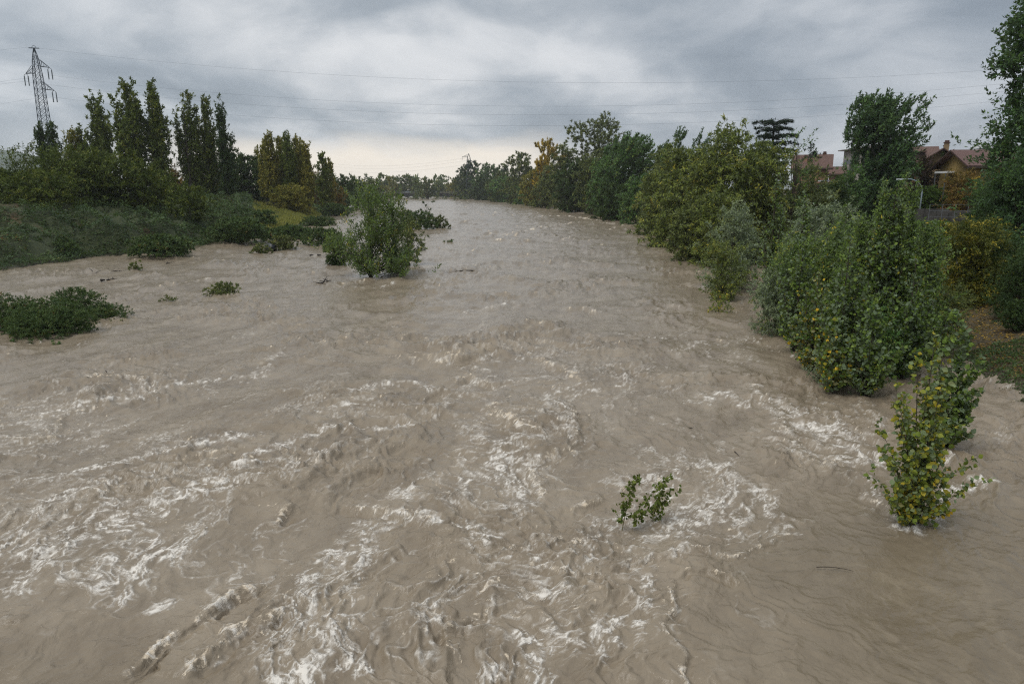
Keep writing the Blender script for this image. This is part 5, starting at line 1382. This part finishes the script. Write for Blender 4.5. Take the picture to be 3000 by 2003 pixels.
# ---- houses behind the right bank
def gable_house(name, lab, cx, cy, z0, w_, d_, eave, ridge, wall, roof, rz=R(-24), over=.6, wins=(), chim=(), axis='x', arch=None, extra=None, winz=1.5):
    """ridge along x (axis 'x') or along y (axis 'y', gable faces the viewer)"""
    root = empty(name, (cx, cy, z0), rz); tag(root, lab, 'house')
    mb = MB()
    if axis == 'x':
        mb.box(-w_/2, w_/2, -d_/2, d_/2, -1, eave)
        for s in (-1, 1):
            x = s*w_/2
            mb.tri((x, -d_/2, eave), (x, d_/2, eave), (x, 0, ridge)) if s > 0 else mb.tri((x, d_/2, eave), (x, -d_/2, eave), (x, 0, ridge))
    else:
        mb.prism([(-w_/2, -1), (w_/2, -1), (w_/2, eave), (0, ridge), (-w_/2, eave)], -d_/2, d_/2)
    mb.build('wall', wall, root)
    rm = MB(); th = .18
    if axis == 'x':
        sl_ = (ridge-eave)/(d_/2)
        for s in (-1, 1):
            y0, ze = s*(d_/2+over), eave-sl_*over+.08
            x0, x1 = -w_/2-over, w_/2+over
            q = [(x0, y0, ze), (x1, y0, ze), (x1, 0, ridge+.1), (x0, 0, ridge+.1)]
            if s > 0: q = [q[1], q[0], q[3], q[2]]
            rm.quad(*q); rm.quad(*[(a, b_, c_+th) for a, b_, c_ in q]); 
            rm.quad(q[0], q[1], (q[1][0], q[1][1], q[1][2]+th), (q[0][0], q[0][1], q[0][2]+th))
            for xx_ in (x0, x1): rm.quad((xx_, y0, ze), (xx_, 0, ridge+.1), (xx_, 0, ridge+.1+th), (xx_, y0, ze+th))
    else:
        sl_ = (ridge-eave)/(w_/2)
        for s in (-1, 1):
            x0, ze = s*(w_/2+over), eave-sl_*over+.08
            ya, yb = -d_/2-over, d_/2+over
            q = [(x0, ya, ze), (0, ya, ridge+.1), (0, yb, ridge+.1), (x0, yb, ze)]
            rm.quad(*q); rm.quad(*[(a, b_, c_+th) for a, b_, c_ in q])
            rm.quad(q[0], q[1], (q[1][0], q[1][1], q[1][2]+th), (q[0][0], q[0][1], q[0][2]+th))
            rm.quad(q[0], q[3], (q[3][0], q[3][1], q[3][2]+th), (q[0][0], q[0][1], q[0][2]+th))
    rf = rm.build('roof', roof, root)
    # gutter and eaves board
    if axis == 'x':
        ze = eave-(ridge-eave)/(d_/2)*over+.05
        MB().box(-w_/2-over-.05, w_/2+over+.05, -d_/2-over-.14, -d_/2-over+.0, ze-.12, ze+.08).build('gutter', M['soffit'], root)
        MB().box(-w_/2-over, w_/2+over, -d_/2-over, -d_/2-.003, ze-.10, ze-.04).build('eaves', M['soffit'], root)
    for x, zz, ww, hh in wins:
        f = MB().box(x-ww/2-.1, x+ww/2+.1, -d_/2-.06, -d_/2+.02, zz-.1, zz+hh+.1).build('window', M['wood'], root)
        MB().box(x-ww/2, x+ww/2, -d_/2-.075, -d_/2-.062, zz, zz+hh).build('pane', M['glass'], f)
        for s in (-1, 1): MB().box(x+s*(ww/2+.12)-(.32 if s < 0 else 0), x+s*(ww/2+.12)+(.32 if s > 0 else 0), -d_/2-.11, -d_/2-.064, zz-.05, zz+hh+.05).build('shutter', M['wood'], f)
    for x, y, zz, hh in chim:
        c_ = MB().box(x-.32, x+.32, y-.3, y+.3, zz, zz+hh).build('chimney', wall, rf)
        MB().box(x-.42, x+.42, y-.4, y+.4, zz+hh, zz+hh+.12).box(x-.28, x+.28, y-.25, y+.25, zz+hh+.12, zz+hh+.4).build('chimney_cap', M['tiles'], rf)
    return root, rf
def zat(py, Y): return H + Y*slope(py)
def xat(px, Y): return (px-1500)/2000.*(Y*cp)
# salmon house with two chimneys
Y = 132.; z0 = 3.2
x0, x1 = xat(2352, Y), xat(2446, Y)
gable_house('village_house', 'salmon walled house with old tiled roof and two chimneys', (x0+x1)/2, Y+4, z0, x1-x0, 8, zat(491, Y)-z0, zat(464, Y)-z0+.6, M['worange'], M['tiles'],
            wins=((-.8, 3.6, .9, 1.2), (2.0, 3.6, .9, 1.2), (-.8, 1., .9, 1.2)), chim=(((x1-x0)/2-1.0, .2, zat(464, Y)-z0, 1.0), (-1.2, -2.2, zat(480, Y)-z0, 1.3)))
x0, x1 = xat(2448, Y-4), xat(2490, Y-4)
root, rf = gable_house('garden_wing', 'low pink wing with an arched opening beside the salmon house', (x0+x1)/2, Y-1, z0, x1-x0, 5, zat(512, Y)-z0, zat(498, Y)-z0+.3, M['wpink'], M['tiles'], over=.35)
pts = [(1.0*math.cos(a)*.85, 0, 1.0*math.sin(a)) for a in np.linspace(0, math.pi, 9)]
zc_ = zat(528, Y)-z0
am = MB(); poly = [(p_[0]+.5, zc_+p_[2]) for p_ in pts] + [(-.35, zc_-1.6), (1.35, zc_-1.6)]
am.prism(poly, -2.55, -2.48).build('arched_opening', M['wood'], root)
# grey metal roof and apartment block farther back
Y = 190.; x0, x1 = xat(2487, Y), xat(2660, Y)
root = empty('apartment_block', ((x0+x1)/2, Y, 3.5)); tag(root, 'pale apartment block with a balcony showing behind the lone windblown poplar', 'building')
w_ = x1-x0; zt = zat(440, Y)-3.5
MB().box(-w_/2, w_/2, -5, 5, -1, zt).build('wall', M['wwhite'], root)
MB().box(-w_/2-1.2, w_/2+1.2, -6.2, 6.2, zt, zt+.25).prism([(-w_/2-1.2, zt+.25), (w_/2+1.2, zt+.25), (0, zt+1.6)], -6.2, 6.2).build('roof', M['groof'], root)
for k in range(3):
    zz = zt-3.6-k*3.1
    bl_ = MB().box(-w_/2-1.6, -w_/2-.003, -3, 1, zz-.15, zz).build('balcony', M['conc'], root)
    MB().box(-w_/2-1.6, -w_/2-1.54, -3, 1, zz, zz+1.).box(-w_/2-1.54, -w_/2-.003, -3, -2.94, zz, zz+1.).build('balcony_rail', M['rail'], bl_)
    for x in (-w_/2+2, -w_/2+6, w_/2-5, w_/2-2):
        f = MB().box(x-.6, x+.6, -5.05, -4.98, zz+.2, zz+2.2).build('window', M['wood'], root); MB().box(x-.5, x+.5, -5.07, -5.052, zz+.3, zz+2.1).build('pane', M['glass'], f)
# tiled house with gable, ochre
Y = 108.; z0 = 3.2; x0, x1 = xat(2650, Y), xat(2800, Y)
root, rf = gable_house('village_house', 'broad brown tiled house with aerial behind the purple tree', (x0+x1)/2-.6, Y+7, z0, x1-x0, 10, zat(474, Y)-z0, zat(438, Y)-z0+.5, M['wochre'], M['tiles'], wins=((-5, 3.2, 1, 1.2), (-1.5, 3.2, 1, 1.2)), chim=((5.6, .4, zat(440, Y)-z0, .9),))
dx_ = -1.0
MB().box(dx_, dx_+3.3, -4.2, -1.5, zat(470, Y)-z0+.2, zat(450, Y)-z0+.3).build('dormer', M['soffit'], rf)
MB().box(dx_-.2, dx_+3.5, -4.5, -1.0, zat(450, Y)-z0+.31, zat(450, Y)-z0+.5).build('dormer_roof', M['tiles'], rf)
MB().tube([(-3.4, 0, zat(440, Y)-z0), (-3.4, 0, zat(408, Y)-z0)], .05, 5).tube([(-3.4, 0, zat(422, Y)-z0), (-1.9, 0, zat(421, Y)-z0)], .035, 4).tube([(-4., 0, zat(430, Y)-z0), (-2.8, 0, zat(430, Y)-z0)], .03, 4).build('aerial', M['steel'], rf)
x0, x1 = xat(2712, Y-3), xat(2808, Y-3)
gable_house('village_house', 'ochre gable end with a dark overhanging roof', (x0+x1)/2, Y-1, z0, x1-x0, 7, zat(466, Y-4)-z0-.4, zat(440, Y-4)-z0, M['wochre'], M['tiles'], axis='y', over=.9, wins=((1.8, 2.6, .9, 1.2),), chim=((1.0, 1., zat(446, Y)-z0, 1.3),))
# long grey roof
Y = 140.; x0, x1 = xat(2800, Y), xat(3140, Y)
root = empty('large_hall', ((x0+x1)/2, Y, 3.)); tag(root, 'large hall with a long sloping grey roof behind the yellow house', 'building')
w_ = x1-x0; za, zb_ = zat(452, Y)-3, zat(408, Y)-3
MB().prism([(-w_/2, -1), (w_/2, -1), (w_/2, zb_), (-w_/2, za)], -6, 6).build('wall', M['wochre'], root)
MB().prism([(-w_/2-1, za+.02), (w_/2+1, zb_+.02), (w_/2+1, zb_+.3), (-w_/2-1, za+.3)], -7, 7).build('roof', M['groof'], root)
mbz = MB()
for x in (-w_/2+3.2,): mbz.box(x, x+6, -2, 2, za+1.1, za+1.6)
mbz.build('rooflight', M['white'], root)
# yellow house
Y = 86.; z0 = 3.0; x0, x1 = xat(2835, Y), xat(3120, Y)
w_ = x1-x0
root, rf = gable_house('yellow_house', 'yellow house with a red tiled roof behind the maple', (x0+x1)/2+1.5, Y+4.5, z0, w_, 9, zat(482, Y)-z0, zat(448, Y)-z0+.4, M['wyel'], M['rtiles'], rz=R(-10), over=.9, wins=((-w_/2+3.4, .8, 1.0, 1.7), (-w_/2+7.5, 3.0, 1.0, 1.3)), chim=((-1.2, -1.6, zat(448, Y)-z0, 1.7),))
MB().box(-w_/2+1.8, -w_/2+5.6, -4.62, -4.51, 2.85, 3.1).box(-w_/2+5.45, -w_/2+5.75, -4.66, -4.505, -.5, zat(484, Y)-z0-.3).build('porch_frame', M['wood'], root)
MB().tube([(-w_/2+6.4, -4.6, 0), (-w_/2+6.4, -4.6, zat(484, Y)-z0-.2)], .06, 6).build('downpipe', M['soffit'], root)
Y=92.; root = empty('garden_canopy', (xat(2785, Y), Y, 3.)); tag(root, 'white topped garden canopy beside the yellow house', 'canopy')
MB().box(-1.7, 1.7, -1.2, 1.2, zat(508, Y)-3, zat(508, Y)-2.75).build('canopy_top', M['white'], root)
for x in (-1.6, 1.6):
    for y in (-1.1, 1.1): MB().box(x-.05, x+.05, y-.05, y+.05, -.5, zat(508, Y)-3).build('leg', M['rail'], root)

# ---- road, concrete wall with railing, clipped hedge
def strip(name, pts, half, m, dz=.03, kind='structure', n_=50):
    pts = np.array(pts, float); s = np.linspace(0, len(pts)-1, n_); i = np.minimum(s.astype(int), len(pts)-2); t = (s-i)[:, None]
    c_ = pts[i]*(1-t)+pts[i+1]*t; d = unit(np.gradient(c_, axis=0)); nn = np.stack([-d[:, 1], d[:, 0]], 1)
    V = []; kx = 7
    for q in np.linspace(-1, 1, kx):
        e = c_+nn*half*q; V.append(np.concatenate([e, (terrain(e[:, 0], e[:, 1])+dz)[:, None]], 1))
    V = np.stack(V, 1).reshape(-1, 3)
    o = mesh_np(name, V, grid_faces(kx, n_), m, smooth=True); o['kind'] = kind; return o
strip('gravel_path', [(47, 10), (40, 30), (36, 46), (31, 60), (30, 76), (27, 95), (24, 120)], 2.0, pbsdf('pale_gravel', (.30, .25, .20), .95, noise=(6, .3)), .06)
Yw = 78.
xa, xb = xat(2640, Yw), xat(2860, Yw); zg = tz((xa+xb)/2, Yw)
root = empty('retaining_wall', ((xa+xb)/2, Yw, zg)); tag(root, 'long weathered concrete wall under the clipped bushes', 'wall')
n_p = 6; pw = (xb-xa)/n_p
for i in range(n_p):
    MB().box(-(xb-xa)/2+i*pw+.02, -(xb-xa)/2+(i+1)*pw-.02, -.15, .15, -1.2, zat(612, Yw)-zg - (.0 if i < 4 else .25)).build('wall_panel', M['dconc'], root)
root = empty('wire_fence', ((xa+xb)/2+2, Yw-2.4, zg)); tag(root, 'thin wire fence in front of the concrete wall', 'fence')
for i in range(7):
    MB().tube([(-(xb-xa)/2+i*pw, 0, -1), (-(xb-xa)/2+i*pw, 0, zat(598, Yw)-zg)], .03, 5).build('post', M['rail'], root)
for k_ in range(4):
    zz = (zat(598, Yw)-zg)*(.4+.2*k_); MB().tube([(-(xb-xa)/2, 0, zz), ((xb-xa)/2, 0, zz)], .012, 3).build('wire', M['rail'], root)
def hedge(lab, px0, px1, pyt, pyb, Y, depth, seed):
    r = np.random.default_rng(seed); x0, x1 = xat(px0, Y), xat(px1, Y); zb = tz((x0+x1)/2, Y)-.1; zt = zat(pyt, Y)
    root = empty('clipped_hedge', ((x0+x1)/2, Y, zb)); tag(root, lab, 'hedge', 'clipped hedges by the path')
    w_, hh = x1-x0, zt-zb; k = 9000
    f = r.integers(0, 5, k); a, b2 = r.random(k)-.5, r.random(k)
    P0 = np.stack([np.where(f == 3, -.5, np.where(f == 4, .5, a))*w_, np.where(f < 2, -.5, np.where(f == 2, r.random(k)-.5, r.random(k)-.5))*depth, np.where(f == 2, 1, b2)*hh], 1) + r.normal(size=(k, 3))*.06
    leaves_obj('foliage', P0, unit(r.normal(size=(k, 3))+np.array([[0, -.4, .3]])), .10, .7, r.random(k), L['hedge'], root, r)
    MB().box(-w_/2+.12, w_/2-.12, -depth/2+.12, depth/2-.12, 0, hh-.12).build('inner_twigs', M['dbark'], root)
hedge('flat topped clipped hedge beside the pale path', 2692, 2790, 652, 735, 53., 1.6, 5)
hedge('low clipped hedge farther along the path', 2470, 2530, 655, 680, 66., 1.2, 6)
# wooden rail fence by the slope
Yp = 41.
for (pxp, lab) in ((2722, 'wooden post with a grey cap by the path'), (2734, 'second wooden post close to the capped one')):
    b0 = at_y(pxp, 800, Yp); z0 = tz(b0[0], Yp)
    root = empty('wooden_post', (b0[0], Yp, z0)); tag(root, lab, 'post')
    hh = max(1.0, zat(740, Yp)-z0); MB().box(-.09, .09, -.09, .09, -.4, hh).build('post', M['wood'], root); MB().box(-.12, .12, -.12, .12, hh, hh+.07).build('cap', M['conc'], root)
# guard rail on the levee road, left
Yg = 92.; x0, x1 = xat(-60, Yg), xat(110, Yg); zg = zat(592, Yg)
root = empty('guard_rail', ((x0+x1)/2, Yg, zg)); tag(root, 'rusty guard rail on top of the left bank', 'guard rail')
MB().box(-(x1-x0)/2, (x1-x0)/2, -.05, .05, -.18, .06).build('rail', M['wood'], root)
for i in range(6): MB().box(-(x1-x0)/2+.4+i*1.45, -(x1-x0)/2+.52+i*1.45, .05, .13, -1.0, .0).build('post', M['wood'], root)

# ---- flotsam
def stick(lab, a, b_, rad=.03, z=.05, bend=.1, name='driftwood', twigs=0, m='dbark'):
    A_, B_ = at_z(*a, z), at_z(*b_, z); r = np.random.default_rng(int(a[0]))
    root = empty(name, tuple(A_)); tag(root, lab, 'driftwood')
    e = B_-A_; L_ = np.linalg.norm(e); mid = e*.5+np.array([r.normal()*bend*L_*.5, r.normal()*bend*L_*.5, .12*L_*.4])
    ln = bez(np.zeros(3), mid, e, 7); lines = [(ln, rad*np.linspace(1, .45, 7))]
    for k in range(twigs):
        i = r.integers(1, 6); d = unit(r.normal(size=3)*np.array([1, 1, .6])+np.array([0, 0, .5])); lines.append((bez(ln[i], ln[i]+d*.2*L_, ln[i]+d*.38*L_+np.array([0, 0, -.05]), 4), rad*.4*np.linspace(1, .3, 4)))
    tubes('branch', lines, M[m], root, 5); return root
stick('black stick floating in the white foam', (328, 1619), (368, 1605), .022)
stick('dark branch lying across the smooth water by the sapling', (2392, 1660), (2500, 1672), .010, twigs=1, m='bark')
stick('short stick downstream of the leafy shoots', (1968, 1598), (2012, 1605), .018)
stick('thin twig between the leafy shoots and the sapling', (2152, 1322), (2166, 1336), .015)
stick('small stick right of the centre rapids', (1934, 1266), (1956, 1268), .018)
stick('dark twig on the brown water beyond the centre rapids', (2012, 1252), (2030, 1254), .018)
stick('stick caught on a wave left of centre', (288, 1080), (316, 1092), .035)
stick('long dark branch stuck in the waves ahead of the centre rapids', (1500, 1042), (1552, 1052), .03, twigs=1)
stick('broken branch riding the centre waves', (1590, 951), (1622, 954), .035)
stick('dark log lying low in the current right of the poplars', (1336, 797), (1392, 793), .12, .12, .04)
stick('driftwood branch trailing from the twiggy bush', (325, 795), (382, 794), .05, twigs=3)
stick('forked driftwood just beyond the twiggy bush', (255, 796), (284, 800), .045, twigs=3)
stick('short driftwood nearest the left bank', (226, 802), (242, 802), .05, twigs=1)
stick('twiggy raft of driftwood on the left channel', (312, 820), (344, 817), .06, twigs=6)
stick('black lump of driftwood beside the raft', (294, 821), (308, 820), .12, .1, .02)
stick('tangle of roots stuck upstream of the poplars', (935, 832), (968, 824), .10, .2, .1, twigs=8)
stick('twiggy snag in the left channel rapids', (486, 772), (510, 768), .04, twigs=5)
stick('little dark log left of the mid river poplars', (908, 748), (918, 747), .10, .1)
stick('second little dark log left of the mid river poplars', (930, 747), (940, 747), .10, .1)
# black plastic caught on the small bushes
b0 = at_z(792, 735); r = np.random.default_rng(3)
ph = np.linspace(0, np.pi, 13); th = np.linspace(0, 2*np.pi, 21)[:-1]
V = np.array([(math.sin(p_)*math.cos(t_)*.75, math.sin(p_)*math.sin(t_)*.55, math.cos(p_)*.55+.35) for p_ in ph for t_ in th]); V *= (1+.22*fbm(V[:, 0]*3+V[:, 2]*2, V[:, 1]*3-V[:, 2], 3, 7))[:, None]
i = np.arange(13*20).reshape(13, 20); j = np.roll(i, -1, 1); F = np.stack([i[:-1], j[:-1], j[1:], i[1:]], -1).reshape(-1, 4)
tag(mesh_np('plastic_sheet', V, F, M['bag'], None, smooth=False, loc=tuple(b0)), 'crumpled black plastic caught between two small bushes', 'plastic sheet')

# ---- the damp air over the valley
hz = bpy.data.materials.new('damp_air'); hz.use_nodes = True
n = NT(hz.node_tree); v = n.n('ShaderNodeVolumePrincipled'); v.inputs['Density'].default_value = .00014; v.inputs['Color'].default_value = (.94, .97, 1., 1); v.inputs['Anisotropy'].default_value = .2
o_ = n.n('ShaderNodeOutputMaterial'); n.l(v.outputs[0], o_.inputs['Volume'])
tag(MB().box(-2700, 2300, -80, 2300, -6, 190).build('haze', hz), kind='stuff', label='thin damp air greying the far end of the valley', cat='haze')
